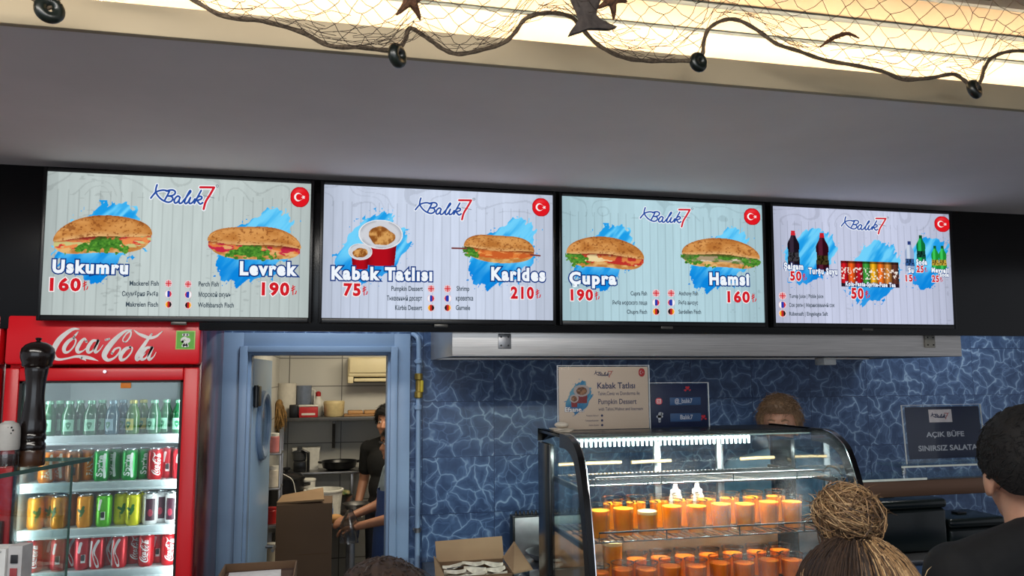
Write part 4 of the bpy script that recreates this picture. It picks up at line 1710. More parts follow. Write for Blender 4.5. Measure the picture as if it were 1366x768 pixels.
def side_trim(x, sgn):
    """black band following the curved end"""
    outer = PROFF
    inner = []
    w_ = .043
    for i, (y, z) in enumerate(outer):
        a = outer[max(i-1, 0)]
        c = outer[min(i+1, n-1)]
        ty, tz = c[0]-a[0], c[1]-a[1]
        l = math.hypot(ty, tz)
        inner.append((y+tz/l*w_, z-ty/l*w_))
    outer2 = outer+[(2.89, CZT)]
    inner2 = inner+[(2.89, CZT-w_)]
    b = MB()
    m_ = len(outer2)
    for (xa, xb) in ((x, x+sgn*.020),):
        vs = []
        for (o1, i1) in zip(outer2, inner2):
            vs += [(xa, o1[0]-.004, o1[1]+.004), (xb, o1[0]-.004, o1[1]+.004), (xb, i1[0], i1[1]), (xa, i1[0], i1[1])]
        fs = []
        for i in range(m_-1):
            for q in range(4):
                r = (q+1) % 4
                fs.append((4*i+q, 4*i+r, 4*i+4+r, 4*i+4+q))
        fs += [(0, 3, 2, 1), (4*m_-4, 4*m_-3, 4*m_-2, 4*m_-1)]
        b._add(vs, fs)
    o = b.build('end_frame', M_TRIM, t, 40)
    MB().box(min(x, x+sgn*.0195), max(x, x+sgn*.0195), 2.735, 2.888, CZ0+.061, CZT-.044, .004).build('corner_post', M_TRIM, t)
    b = MB()
    poly = [(y, z) for y, z in inner2] + [(2.85, CZ0+.06), (2.33, CZ0+.06)]
    b.prism(poly, lambda a, c, q: (q, a, c), x+sgn*.006, x+sgn*.011)
    b.build('end_pane', M_CLEAR, o, 0)
    # bright seam line beside the band
    b = MB()
    b.tube([(x+sgn*.021, y-.003, z+.003) for y, z in PROFF], .0022, 6)
    b.build('seal_bead', M_CHROME, o)


side_trim(CX0-.004, 1)
side_trim(CX1+.004, -1)
b = MB()
b.box(CX0, CX1, 2.60, 2.89, CZT-.012, CZT, .003)
b.build('top_panel', mat('case_top', (60, 62, 62), .25, .6), t)
b = MB()
b.box(CX0+.02, CX1-.02, 2.60, 2.88, CZT-.017, CZT-.0125)
b.build('top_lining', mat('case_lining', (214, 226, 224), .3, noise=(50, .05)), t)
# lamp under the top: little upright tubes
led = MB().box(CX0+.03, 1.49, 2.615, 2.632, CZT-.030, CZT-.017, .003).build('lamp_channel', M_STEEL2, t)
M_LED = emis('case_led', (232, 255, 250), 14)
for q in range(40):
    x = CX0+.045+q*.0172
    if x > 1.485:
        break
    b = MB()
    b.box(x-.0028, x+.0028, 2.606, 2.6145, CZT-.046, CZT-.018, .0015)
    b.build('light_diode', M_LED, led)
b = MB()
b.box(CX0+.02, CX1-.02, 2.872, 2.878, CZ0+.06, CZT-.02)
b.build('back_pane', M_CLEAR, t, 0)
for xx in (1.235, 1.50):
    b = MB()
    b.box(xx-.014, xx+.014, 2.866, 2.884, CZ0+.06, CZT-.02, .003)
    b.build('back_post', M_STEEL2, t)
M_GLOWBAR = mat('warm_glow_line', (236, 196, 140), .35, .3)  # added bars, their warm colour stands in for a golden reflected glow
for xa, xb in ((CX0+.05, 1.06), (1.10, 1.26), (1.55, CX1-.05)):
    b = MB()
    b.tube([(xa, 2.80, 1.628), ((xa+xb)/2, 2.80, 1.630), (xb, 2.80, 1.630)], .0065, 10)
    b.build('glow_line_bar', M_GLOWBAR, t)


def rack(z, y0, y1, nb, name, rail):
    b = MB()
    for q in range(nb):
        x = CX0+.04+q*(CX1-CX0-.08)/(nb-1)
        b.tube([(x, y0, z+.002), (x, y1, z+.002)], .0024, 6)
    for y in (y0, (y0+y1)/2, y1):
        b.tube([(CX0+.03, y, z-.001), (CX1-.03, y, z-.001)], .0028, 8)
    o = b.build(name, M_CHROME, t)
    b = MB()
    b.tube([(CX0+.07, y0-.004, z), (CX0+.07, y0-.004, z+rail), (CX1-.05, y0-.004, z+rail), (CX1-.05, y0-.004, z)], .0028, 8)
    b.build('front_rail', M_BLACK, o)
    for x in (CX0+.30, CX0+.56, CX0+.80):
        b = MB()
        b.tube([(x, y0-.004, z), (x, y0-.004, z+rail)], .0024, 8)
        b.build('rail_post', M_BLACK, o)
    for x in (CX0+.022, CX1-.022):
        b = MB()
        b.box(x-.006, x+.006, y0, y1+.15, z-.022, z-.004, .002)
        b.build('bracket', M_BLACK, o)


Z1, Z2 = 1.598, 1.425
rack(Z1, 2.45, 2.74, 60, 'upper_rack', .024)
rack(Z2, 2.42, 2.74, 40, 'middle_rack', .030)
MB().box(CX0+.02, CX1-.02, 2.32, 2.86, CZ0+.17, CZ0+.19, .003).build('cup_tray', M_STEEL2, t)
ZB = CZ0+.19
b = MB()
for x in (CX0+.06, CX1-.06):
    b.box(x-.02, x+.02, 2.4, 2.8, CZ0+.06, CZ0+.17)
b.build('tray_support', M_BLACK, t)
b = MB()
b.box(CX0+.02, CX1-.02, 2.845, 2.862, ZB, ZB+.13, .003)
b.build('rear_lining', mat('lining_brown', (120, 84, 60), .4), t)

# dessert cups
M_CUP = glass('cup_plastic', (252, 250, 248), .30, .06, .015)
M_RIM = glass('cup_rim_plastic', (236, 232, 228), .9, .08, .20)
M_JUICE = mat('orange_dessert', (255, 142, 20), .35, noise=(26, .16), spec=.5)
M_JUICE2 = mat('deep_orange_dessert', (252, 118, 12), .35, noise=(26, .16), spec=.5)
for _m in (M_JUICE, M_JUICE2):
    _b = _m.node_tree.nodes['Principled BSDF']
    _b.inputs['Subsurface Weight'].default_value = .35
    _b.inputs['Subsurface Radius'].default_value = (.02, .012, .004)
    _b.inputs['Subsurface Scale'].default_value = 1.0
M_FOAM = mat('pale_foam', (246, 200, 140), .6, noise=(60, .1))


def cup(h, rb, rt, fill, foam, jm):
    t = thing('dessert_cup', '', 'cup', (0, 0, 0), local=True)
    R_ = lambda z: rb+(rt-rb)*z/h
    MB().lathe([(0.0005, .0005), (rb, .0005), (rt, h), (rt-.0012, h), (rb-.0010, .002), (.0005, .002)], 28).build('cup_wall', M_CUP, t)
    b = MB()
    b.lathe([(rt-.0012, h-.002), (rt+.0014, h-.002), (rt+.0018, h), (rt+.0014, h+.0018), (rt-.0012, h+.0015)], 28, close=False)
    b.build('rim', M_RIM, t)
    b = MB()
    b.lathe([(.0005, .0025), (rb-.002, .0025), (R_(fill)-.002, fill), (.6*rt, fill+.002), (.0005, fill+.001)], 28)
    b.build('dessert', jm, t)
    if foam:
        b = MB()
        b.lathe([(.0005, fill+.0015), (R_(fill)-.0022, fill+.0012), (R_(fill+.01)-.0022, fill+.011), (.5*rt, fill+.014), (.0005, fill+.013)], 28)
        b.build('foam_top', M_FOAM, t)
    return t


CP = [cup(.106, .030, .0365, .086, False, M_JUICE), cup(.106, .030, .0365, .066, True, M_JUICE), cup(.098, .032, .0365, .078, False, M_JUICE2)]
used = [False]*3


def put_cup(kd, x, y, z, label, group):
    o = CP[kd] if not used[kd] else copy_tree(CP[kd])
    used[kd] = True
    o.location = (x, y, z+.0042)
    o.rotation_euler = (0, 0, random.uniform(0, 6))
    o['label'] = label
    o['group'] = group


LEFTS = ['leftmost', 'second', 'third', 'fourth', 'fifth', 'sixth', 'seventh', 'eighth', 'ninth', 'tenth']


def pos_label(k):
    return 'leftmost' if k == 0 else LEFTS[k]+' from left'


for k, px in enumerate((800, 832, 864, 897, 930, 963, 995, 1027, 1058)):
    p = oy(px, 712, 2.478+.018*(k % 2))
    put_cup(0 if k != 2 else 1, p.x, p.y, Z2, 'orange dessert cup in front row on the middle rack, %s' % pos_label(k), 'dessert cups on the middle rack')
for k, px in enumerate((818, 849, 880, 912, 943, 974, 1005, 1036)):  # second row added in place of mirrored cups behind the front row
    p = oy(px, 700, 2.60)
    put_cup(0, p.x, p.y, Z2, 'orange dessert cup added as mirror image in second row on the middle rack, %s' % pos_label(k), 'dessert cups on the middle rack')
for k, px in enumerate((798, 830, 862, 894, 928, 960, 992, 1025, 1056)):
    p = oy(px, 745, 2.435+.018*(k % 2))
    put_cup(2, p.x, p.y, ZB, 'orange dessert cup in front row on the bottom tray, %s' % pos_label(k), 'dessert cups on the bottom tray')
for k, px in enumerate((849, 881, 913, 945, 977, 1009, 1040)):
    p = oy(px, 735, 2.575)
    put_cup(2, p.x, p.y, ZB, 'orange dessert cup in second row on the bottom tray, %s' % pos_label(k), 'dessert cups on the bottom tray')
p = oy(817, 735, 2.575)
tc_ = cup(.15, .028, .0375, .128, True, M_JUICE)
tc_.location = (p.x, p.y, ZB+.0032)
tc_['label'] = 'tall brimming orange cup with pale foam, standing at left of bottom tray'
for px, lb in ((902, 'left pale squeeze bottle with pointed nozzle behind the middle rack cups'), (931, 'right pale squeeze bottle with pointed nozzle behind the middle rack cups')):
    p = oy(px, 690, 2.69)
    t2 = thing('squeeze_bottle', lb, 'bottle', (p.x, p.y, Z2+.0032), 'squeeze bottles in the display case')
    b = MB()
    b.lathe([(.022, 0), (.024, .004), (.024, .085), (.018, .098)], 24, (p.x, p.y, Z2+.0032))
    b.build('body', mat('squeeze_plastic', (222, 190, 160), .5), t2)
    b = MB()
    b.lathe([(.019, .096), (.019, .108), (.010, .114), (.0035, .15), (.0025, .152), (.0005, .152)], 20, (p.x, p.y, Z2+.0032))
    b.build('nozzle', mat('nozzle_plastic', (236, 214, 196), .5), t2)

# ------------------------------------------------------------------ signs
M_PAPER = mat('sign_paper', (200, 176, 158), .55, noise=(4, .05))
M_NAVY = mat('sign_navy', (22, 30, 62), .4, noise=(4, .12))
M_INK = mat('sign_ink', (34, 42, 84), .5)
M_INKR = mat('sign_red', (170, 40, 44), .5)
M_PALE = mat('sign_pale_text', (186, 186, 196), .5)


def sign(name, label, p0, p1, ztop, y, thick=.004, lean=0.0):
    t = thing(name, label, 'sign', (0, 0, 0), local=True)
    wd_, ht = p1.x-p0.x, ztop-p0.z
    t.location = (p0.x, y, p0.z)
    t.rotation_euler = (lean, 0, 0)
    MB().box(-.004, wd_+.004, -.0035, -.0015, 0, ht+.004, .0006).build('acrylic_front', M_ACRYL, t)
    MB().box(-.004, wd_+.004, .0015, .0035, 0, ht+.004, .0006).build('acrylic_back', M_ACRYL, t)
    b = MB()
    b.box(-.0055, -.004, -.0035, .0035, 0, ht+.004)
    b.box(wd_+.004, wd_+.0055, -.0035, .0035, 0, ht+.004)
    b.box(-.0055, wd_+.0055, -.0035, .0035, ht+.004, ht+.0055)
    b.build('acrylic_edge', mat('acrylic_edge', (226, 230, 232), .2), t)
    b = MB()
    b.box(-.004, wd_+.004, .0035, .06, 0, .003, .0006)
    b.build('foot', M_ACRYL, t)
    return t, wd_, ht


a, c = oy(746, 574.5, 2.80), oy(866, 574.5, 2.80)
a.z = c.z = CZT+.0005
s1, w1, h1 = sign('counter_sign', 'beige acrylic sign for Kabak Tatlısı standing on top of display case', a, c, oy(805, 489, 2.80).z, 2.80)
sg = MB().box(0, w1, -.001, .001, .001, h1, .0002).build('paper', M_PAPER, s1)


def sf(px0, py0, s, wd_, ht, x0, x1, y0, y1):
    """photograph pixels inside the sign -> local plane"""
    return lambda px, py: ((px-x0)/(x1-x0)*wd_, (y1-py)/(y1-y0)*ht)


S1 = sf(0, 0, 0, w1, h1, 745, 865, 490, 574.5)
LY = -.0012


def stext(nm, str_, S, pa, pb, cap, mt, par, bold=.01):
    mb = MB()
    A, B_ = S(*pa), S(*pb)
    c1, c2 = S(pa[0], pa[1]), S(pa[0], pa[1]-cap)
    fit_text(str_, A, B_, c2[1]-c1[1], lambda a, b: Vector((a, LY, b)), mb, bold, 0)
    return mb.build(nm, mt, par, 0, False)


stext('title_text', 'Kabak Tatlısı', S1, (796, 519.5), (847, 519.5), 8, M_INK, sg, .018)
stext('line_text', 'Tahin,Ceviz ve Dondurma ile', S1, (796.5, 528.6), (853, 528.6), 4.8, M_INK, sg, .006)
stext('title_text', 'Pumpkin Dessert', S1, (797, 540.5), (848.5, 540.8), 7, M_INK, sg, .010)
stext('line_text', 'with Tahini,Walnut and Icecream', S1, (797, 549.4), (857, 549.4), 4.4, M_INK, sg, .006)
stext('caption_text', 'Pumpkin Dessert', S1, (781, 556.8), (797, 556.8), 2, M_INK, sg, .01)
stext('caption_text', 'Тыквенный десерт', S1, (779, 563.4), (797, 563.4), 2, M_INK, sg, .01)
stext('caption_text', 'Kürbis Dessert', S1, (784, 569.6), (797, 569.6), 2, M_INK, sg, .01)
for yv in (556, 562.5, 568.8):
    b = MB()
    q = S1(801.5, yv)
    b.lathe([(.0045, 0), (.0045, -.0004)], 14, (q[0], LY, q[1]), ax='y')
    b.build('flag_dot', M_INK, sg)


def plocal(S, y):
    return lambda a, b: Vector((a, y, b))


A, B_ = S1(752, 557), S1(791, 506)
sp_ = paint('splash_print', sg, plocal(S1, LY), (A[0], B_[0], A[1], B_[1]), 100, 110, lambda U, V: (splash_fn(52)(U, V)[0]*.55+.10, splash_fn(52)(U, V)[1]), M_PRINT)
for (x0_, y0_, x1_, y1_, sd) in ((764, 514, 786, 540, 3), (759, 527, 771, 545, 6)):
    A, B_ = S1(x0_, y1_), S1(x1_, y0_)

    def cf(U, V, sd=sd):
        x, y = U*2-1, V*2-1
        rim = x**2+((y-.38)/.62)**2
        body = (np.abs(x) < .62+.10*(y+1)) & (y < .1) & (y > -.95)
        n1 = vnoise(U, V, 10, 9, sd, 4)
        c = np.ones(U.shape+(3,))*C3(120, 40, 44)
        c = np.where((rim < 1)[..., None], C3(160, 148, 146), c)
        fd = (x/.7)**2+((y-.34)/.46)**2 < .85
        c = np.where(fd[..., None], mixc(np.ones(U.shape+(3,))*C3(150, 106, 76), C3(92, 56, 36), sstep(.4, .6, n1)), c)
        return c, body | (rim < 1)
    paint('dessert_print', sp_, plocal(S1, LY-.0003-.0002*(sd == 6)), (A[0], B_[0], A[1], B_[1]), 50, 50, cf, M_PRINT)
mb = MB()
fit_text('Efsane..', S1(752.5, 550), S1(778, 550), .016, lambda a, b: Vector((a, LY-.0006, b)), mb, .06, 0, ref=.02)
fit_text('Efsane..', S1(752.5, 550), S1(778, 550), .016, lambda a, b: Vector((a, LY-.0008, b)), mb, .02, 1, ref=.02)
mb.build('efsane_text', [mat('print_blue', (50, 60, 110), .5), mat('print_white', (220, 216, 212), .5)], sg, 0, False)
mb = MB()
sx = lambda a, b_, kk: (lambda q: Vector((q[0], LY-.0002*kk, q[1])))(S1(789+a/1366*31, 491.5+b_/1366*31+.6))
logo(sx, mb, None, 0, 1, 0, wb=36)
mb.build('script_logo', [M_INK, M_INKR], sg, 0, False)
A, B_ = S1(852, 504), S1(861, 492)
paint('flag_badge', sg, plocal(S1, LY), (A[0], B_[0], A[1], B_[1]), 40, 40, lambda U, V: (flag_fn('tr')(U, V)[0]*.72, flag_fn('tr')(U, V)[1]), M_PRINT)

a, c = oy(867, 573, 2.82), oy(945, 573, 2.82)
a.z = c.z = CZT+.0005
s2, w2, h2 = sign('counter_sign', 'small dark blue acrylic sign with social media handles, right of beige sign', a, c, oy(905, 512, 2.82).z, 2.82)
sg = MB().box(0, w2, -.001, .001, .001, h2, .0002).build('paper', M_NAVY, s2)
S2 = sf(0, 0, 0, w2, h2, 866, 945, 512, 573)
for (y0_, y1_, tx, x0_, x1_) in ((531, 542, '@_balık7', 900, 924), (553.5, 565, 'Balık7', 907, 924)):
    A, B_ = S2(893.5, y1_), S2(935.5, y0_)
    pn = MB().box(A[0], B_[0], -.0014, -.0009, A[1], B_[1], .0002).build('name_panel', mat('panel_blue', (44, 74, 116), .4), sg)
    mb = MB()
    fit_text(tx, S2(x0_, y1_-3.2), S2(x1_, y1_-3.2), .017, lambda a, b: Vector((a, -.0018, b)), mb, .01, 0)
    mb.build('handle_text', M_PALE, pn, 0, False)
A, B_ = S2(874, 541), S2(883.5, 531)
paint('photo_app_icon', sg, plocal(S2, LY), (A[0], B_[0], A[1], B_[1]), 40, 40, flag_fn('insta'), M_PRINT)
mb = MB()
for l in ([(882.5, 553.5), (880, 553.2), (879, 555), (879, 564)], [(876.5, 557.5), (879, 557.3), (882, 557.5)]):
    ribbon([S2(*q)+(.0055,) for q in l], lambda a, b: Vector((a, LY, b)), mb, 0)
mb.build('letter_icon', M_PALE, sg, 0, False)
for (hx, hy) in ((918, 517.5), (938.5, 558.5)):
    for (ox_, oy_, r_) in ((0, 0, 3.0), (-3, 3.5, 2.0), (3, 3.2, 1.6)):
        mb = MB()
        pts = [(hx+ox_+r_*(16*math.sin(q)**3)/16, hy+oy_-r_*(13*math.cos(q)-5*math.cos(2*q)-2*math.cos(3*q)-math.cos(4*q))/16) for q in [2*math.pi*w_/24 for w_ in range(24)]]
        mb.flat([S2(*q) for q in pts], [tuple(range(24))], lambda a, b: Vector((a, LY, b)))
        mb.build('heart_mark', mat('heart_red', (176, 30, 44), .5), sg, 0, False)

# crumpled napkins on the case, left of the beige sign
q = oy(741, 570, 2.74)
b = MB()
for k in range(5):
    b.box(-.030, .030, -.035, .035, .0025*k, .0025*k+.002, .0006, M=Matrix.Translation((CX0+.045, 2.735, CZT+.0006)) @ Matrix.Rotation(.2*k-.3, 4, 'Z'))
b.ell((CX0+.045, 2.735, CZT+.024), (.026, .03, .011), 14, 8)
o = b.build('paper_napkins', mat('crumpled_paper', (206, 196, 180), .8, noise=(40, .15), bump=.6))
tag(o, 'small stack of crumpled paper napkins at left end of case top', 'napkins')

# ------------------------------------------------------------------ salad bar and sign at the right
BX0, BX1 = 2.20, 3.5
t = thing('salad_bar', 'salad bar with brown steel beam and clear glass shelf at the right', 'salad bar', (2.7, 3.1, 1.06))
ba, bb = oy(1250, 640, 3.0), oy(1250, 661.5, 3.0)
b = MB()
b.box(BX0, BX1, 3.02, 3.08, bb.z, ba.z, .004)
b.build('beam', mat('brown_steel', (112, 84, 68), .35, .6, noise=(8, .12), stretch=(.2, 3, 3)), t)
b = MB()
b.box(BX0, BX1, 3.02, 3.25, ba.z+.001, ba.z+.009)
gs = b.build('glass_shelf', M_CLEAR, t, 0)
pz = oy(1258, 619, 3.1).z
b = MB()
pa, pb = oy(1202, 619, 3.085), oy(1317, 620, 3.085)
b.box(pa.x, BX1, 3.085, 3.25, pz-.008, pz, .001)
up = b.build('upper_glass', M_CLEAR, t, 0)
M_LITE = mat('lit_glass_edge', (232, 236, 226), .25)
MB().box(pa.x, pb.x+.25, 3.0815, 3.0845, pz-.008, pz).build('upper_edge', M_LITE, up)
qa, qb = oy(1146, 634, 3.016), oy(1236, 634, 3.016)
MB().box(qa.x, qb.x, 3.013, 3.0185, ba.z+.001, ba.z+.010).build('shelf_edge', M_LITE, gs)
for xx in (BX0+.022, BX1-.05):
    b = MB()
    b.box(xx-.02, xx+.02, 3.03, 3.07, .0 if xx < 2.4 else 1.0605, bb.z+.002, .003)
    b.build('post', M_STEEL2, t)
for xx in (pa.x+.08, BX1-.1):
    b = MB()
    b.tube([(xx, 3.17, ba.z+.0092), (xx, 3.17, pz-.0082)], .01, 12)
    b.build('shelf_pin', M_CHROME, t)
b = MB()
b.box(BX0+.22, BX1, 3.0, 3.25, 0, 1.06, .004)
b.build('body', M_CFRONT, t)

A, B_ = oy(1211, 619, 3.15), oy(1315, 619, 3.15)
A.z = B_.z = pz+.0005
s3, w3, h3 = sign('counter_sign', 'navy acrylic sign reading AÇIK BÜFE SINIRSIZ SALATA on salad bar glass', A, B_, oy(1258, 541, 3.15).z, 3.15, lean=math.radians(-3))
sg = MB().box(.012, w3-.006, -.001, .001, .02, h3-.004, .0002).build('paper', M_NAVY, s3)
S3 = sf(0, 0, 0, w3, h3, 1210, 1313, 541, 618)
stext('title_text', 'AÇIK BÜFE', S3, (1237.5, 583), (1288, 583), 6.6, M_PALE, sg, .025)
stext('title_text', 'SINIRSIZ SALATA', S3, (1225.5, 601.5), (1304, 601.5), 7, M_PALE, sg, .025)
A, B_ = S3(1243.5, 563.5), S3(1274, 546)
b = MB()
b.box(A[0], B_[0], -.0016, -.0008, A[1], B_[1], .0003)
lp = b.build('logo_patch', mat('patch_white', (214, 204, 206), .5), sg)
mb = MB()
logo(lambda a, b_, kk: (lambda q: Vector((q[0], -.0018-.0002*kk, q[1])))(S3(1243+a/1366*30, 547.3+b_/1366*30)), mb, None, 0, 1, 0, wb=44)
mb.build('script_logo', [M_INK, M_INKR], lp, 0, False)

# dark lidded food tubs under the beam, black lead beside the case
for (x0_, y0_, x1_, y1_, Y, lb, hh) in ((1150, 664, 1262, 735, 3.55, 'dark covered food tub on the back counter under salad bar beam', .2), (1272, 688, 1340, 768, 3.55, 'low dark food tub on the back counter behind man in black', .12)):
    a_, c_ = oy(x0_, y1_, Y), oy(x1_, y0_, Y)
    t2 = thing('food_tub', lb, 'tub', ((a_.x+c_.x)/2, Y+.12, 1.0405), 'dark food tubs on back counter')
    b = MB()
    b.box(a_.x, c_.x, Y, Y+.25, 1.0405, c_.z-.05, .02, seg=4)
    b.build('body', mat('tub_dark_green', (20, 30, 30), .25), t2)
    b = MB()
    b.box(a_.x-.006, c_.x+.006, Y-.006, Y+.256, c_.z-.05, c_.z, .022, seg=4)
    ld_ = b.build('lid', mat('tub_dark_green', (20, 30, 30), .25), t2)
    b = MB()
    b.box((a_.x+c_.x)/2-.03, (a_.x+c_.x)/2+.03, Y+.10, Y+.15, c_.z-.001, c_.z+.012, .005)
    b.build('lid_grip', M_BLACK, ld_)
P_ = [oy(px, py, 2.62) for px, py in ((1130, 655),)][0]
pts = [Vector((CX1+.014, 2.58, 1.60)), Vector((1.80, 2.60, 1.615)), Vector((1.86, 2.62, 1.585)), Vector((1.90, 2.64, 1.50)), Vector((1.91, 2.66, 1.30)), Vector((1.92, 2.70, 1.066))]
o = MB().tube([Vector(tuple(v)) for v in cat_rom([tuple(p) for p in pts], 8)], .004, 8).build('power_lead', M_RUBBER)
tag(o, 'thin black power lead looping down from right end of display case', 'cable')

# ------------------------------------------------------------------ range top, fish box, carton at the bottom
r0, r1 = oy(686, 690, 3.86), oy(722, 690, 3.86)
t = thing('steel_range', 'small stainless cooking range with black toothed rail, left of display case', 'range', (r0.x+.22, 3.7, 1.0405))
RX0, RX1 = r0.x, r0.x+.44
zt = r0.z
b = MB()
b.box(RX0, RX1, 3.86, 3.90, 1.0405, zt, .003)
b.build('splashback', M_STEEL2, t)
b = MB()
b.box(RX0-.012, RX0, 3.84, 3.91, 1.0405, zt+.004, .003)
b.box(RX0-.012, RX1, 3.85, 3.91, zt, zt+.008, .002)
rl = b.build('black_rail', M_BLACK, t)
for q in range(21):
    b = MB()
    x = RX0+.014+q*.0205
    b.lathe([(.0085, 0), (.0075, .008), (.002, .020), (.0003, .021)], 8, (x, 3.88, zt+.008))
    b.build('rail_tooth', M_BLACK, rl)
b = MB()
zh = oy(700, 736, 3.7).z
b.box(RX0, RX1, 3.56, 3.86, 1.0405, 1.075, .004)
b.build('hob_plate', M_STEEL2, t)
b = MB()
b.lathe([(.03, 1.0755), (.10, 1.085), (.128, 1.115), (.134, 1.118), (.134, 1.114), (.125, 1.108), (.095, 1.080), (.001, 1.078)], 36, (RX0+.16, 3.72, 0))
o = b.build('steel_bowl', M_STEEL2)
tag(o, 'shallow round steel pan on the range, left of display case', 'pan')
b = MB()
b.ell((RX0+.10, 3.495, 1.10), (.075, .05, .06), 20, 14)
bb_ = b.build('brown_loaf', mat('dark_loaf', (46, 26, 18), .35, noise=(14, .4)))
tag(bb_, 'dark brown glossy food lump in front of the range', 'food')
b = MB()
b.ell((RX0+.13, 3.44, 1.064), (.05, .022, .0225), 20, 14)
bb_ = b.build('fried_piece', mat('fried_brown', (120, 66, 34), .5, noise=(30, .4), bump=.4))
tag(bb_, 'orange brown fried piece in front of the dark food lump', 'food')

# fish box
bx0, bx1 = oy(585, 750, 3.62).x, oy(672, 750, 3.62).x
t = thing('fish_box', 'open cardboard box of floured fish fillets in front of the blue tiles', 'box', ((bx0+bx1)/2, 3.5, 1.0405))
M_CARD = mat('brown_card', (150, 122, 92), .8, noise=(6, .1))
M_CARD2 = mat('dark_card', (104, 78, 56), .85, noise=(6, .12))
yb_, yf_ = 3.64, 3.42
zb_ = 1.0405
b = MB()
b.box(bx0, bx1, yf_, yb_, zb_, zb_+.006)
b.box(bx0, bx0+.005, yf_, yb_, zb_, zb_+.06)
b.box(bx1-.005, bx1, yf_, yb_, zb_, zb_+.06)
b.box(bx0, bx1, yf_, yf_+.005, zb_, zb_+.06)
b.box(bx0, bx1, yb_-.005, yb_, zb_, zb_+.075)
b.build('tray', M_CARD2, t)
for nm, pl in (('back_flap', [(bx0-.006, yb_, zb_+.07), (bx1+.004, yb_, zb_+.07), (bx1+.002, yb_+.03, zb_+.168), (bx0-.01, yb_+.03, zb_+.160)]),
               ('side_flap', [(bx1, yf_, zb_+.055), (bx1+.085, yf_-.01, zb_+.07), (bx1+.055, yb_, zb_+.145), (bx1, yb_, zb_+.075)]),
               ('side_flap', [(bx0, yb_, zb_+.075), (bx0-.02, yb_, zb_+.10), (bx0-.04, yf_, zb_+.065), (bx0, yf_, zb_+.055)])):
    b = MB()
    pl = [Vector(p) for p in pl]
    nrm = (pl[1]-pl[0]).cross(pl[3]-pl[0]).normalized()*.004
    b._add(pl+[p+nrm for p in pl], [(0, 1, 2, 3), (7, 6, 5, 4), (0, 4, 5, 1), (1, 5, 6, 2), (2, 6, 7, 3), (3, 7, 4, 0)])
    b.build(nm, M_CARD, t, 0)
FB = (bx0, bx1, yf_, yb_, zb_+.006)
M_FISH = mat('floured_fish', (226, 218, 200), .8, noise=(22, .18), rgb2=(196, 186, 168))
M_SKIN = mat('fish_skin_dark', (56, 54, 56), .5)


def fillet(seed):
    rs = np.random.RandomState(seed)
    b = MB()
    n_ = 14
    top, bot = [], []
    for i in range(n_+1):
        u = i/n_
        wv = .030*(math.sin(math.pi*min(1, u*1.1+.02))**.6+.12)*(1+.18*math.sin(u*9+seed))
        z = .003*math.sin(u*5+seed)
        x = (u-.5)*.150
        top.append([(x, -wv, z), (x, -wv*.5, z+.008), (x, 0, z+.011), (x, wv*.5, z+.008), (x, wv, z)])
    vs, fs = [], []
    for r in top:
        vs += r+[(r[2][0], 0, r[0][2]-.002)]
    for i in range(n_):
        for j in range(6):
            q = (j+1) % 6
            fs.append((i*6+j, (i+1)*6+j, (i+1)*6+q, i*6+q))
    fs += [tuple(range(6)), tuple(range(n_*6, n_*6+6))]
    b._add(vs, fs)
    return b


fp_ = None
rs = np.random.RandomState(4)
N_F = 0
for iy in range(3):
    for ix in range(3):
        x = bx0+.062+ix*(bx1-bx0-.124)/2
        y = yf_+.058+iy*.052
        if fp_ is None:
            fp_ = thing('fish_fillet', '', 'fish', (0, 0, 0), 'floured fish fillets in cardboard box', local=True)
            fillet(3).build('flesh', M_FISH, fp_, 60)
            b = MB()
            b.box(-.055, .055, -.0325, -.0285, -.002, .003, .001)
            b.build('dark_skin', M_SKIN, fp_)
            o = fp_
        else:
            o = copy_tree(fp_)
        o.location = (x, y, FB[4]+.034+.012*iy+.006*(ix % 2))
        o.rotation_euler = (rs.uniform(-.12, .12), rs.uniform(-.08, .08), rs.uniform(-.3, .3)+(math.pi if rs.rand() > .5 else 0))
        o.scale = (.66, 1.1, 1)
        o['label'] = 'pale floured fish fillet in cardboard box, %s row, %s' % (('front', 'middle', 'back')[iy], ('leftmost', 'middle', 'rightmost')[ix])
b = MB()
b.box(bx0+.008, bx1-.008, yf_+.008, yb_-.008, FB[4]+.0005, FB[4]+.022, .004)
o = b.build('lining_paper', mat('lining_paper', (206, 196, 176), .85))
tag(o, 'pale paper lining folded under the fish fillets', 'paper')

# small dark carton with a white label sheet, bottom left
l0, l1 = oz(291, 766, 1.20), oz(398, 766, 1.20)
lb0, lb1 = oz(300, 752, 1.20), oz(396, 750, 1.20)
t = thing('open_carton', 'open dark brown carton with white label sheet, at bottom in front of doorway', 'box', ((l0.x+l1.x)/2, l0.y, 0))
M_CBR = mat('carton_dark', (72, 46, 34), .8, noise=(8, .15))
X0_, X1_ = lb0.x, lb1.x
Y0_, Y1_ = l0.y-.22, lb0.y
b = MB()
for (xa, xb, ya, yb2) in ((X0_, X0_+.006, Y0_, Y1_), (X1_-.006, X1_, Y0_, Y1_), (X0_, X1_, Y1_-.006, Y1_), (X0_, X1_, Y0_, Y0_+.006)):
    b.box(xa, xb, ya, yb2, .95, 1.20, .001)
b.box(X0_, X1_, Y0_, Y1_, .95, .956)
b.build('walls', M_CARD2, t)
b = MB()
b.box(X0_+.008, X1_-.008, Y0_+.008, Y1_-.008, .957, 1.172, .004)
b.build('contents', M_CBR, t)
b = MB()
b.box(-.10, .10, -.09, .09, 0, .0015, .0003, M=Matrix.Translation(((X0_+X1_)/2-.015, Y1_-.13, 1.173)) @ Matrix.Rotation(.05, 4, 'Z'))
b.build('label_sheet', mat('label_white', (214, 212, 214), .6), t)
b = MB()
b.box(X0_-.03, X1_+.03, Y0_-.02, Y1_+.03, 0, .949, .005)
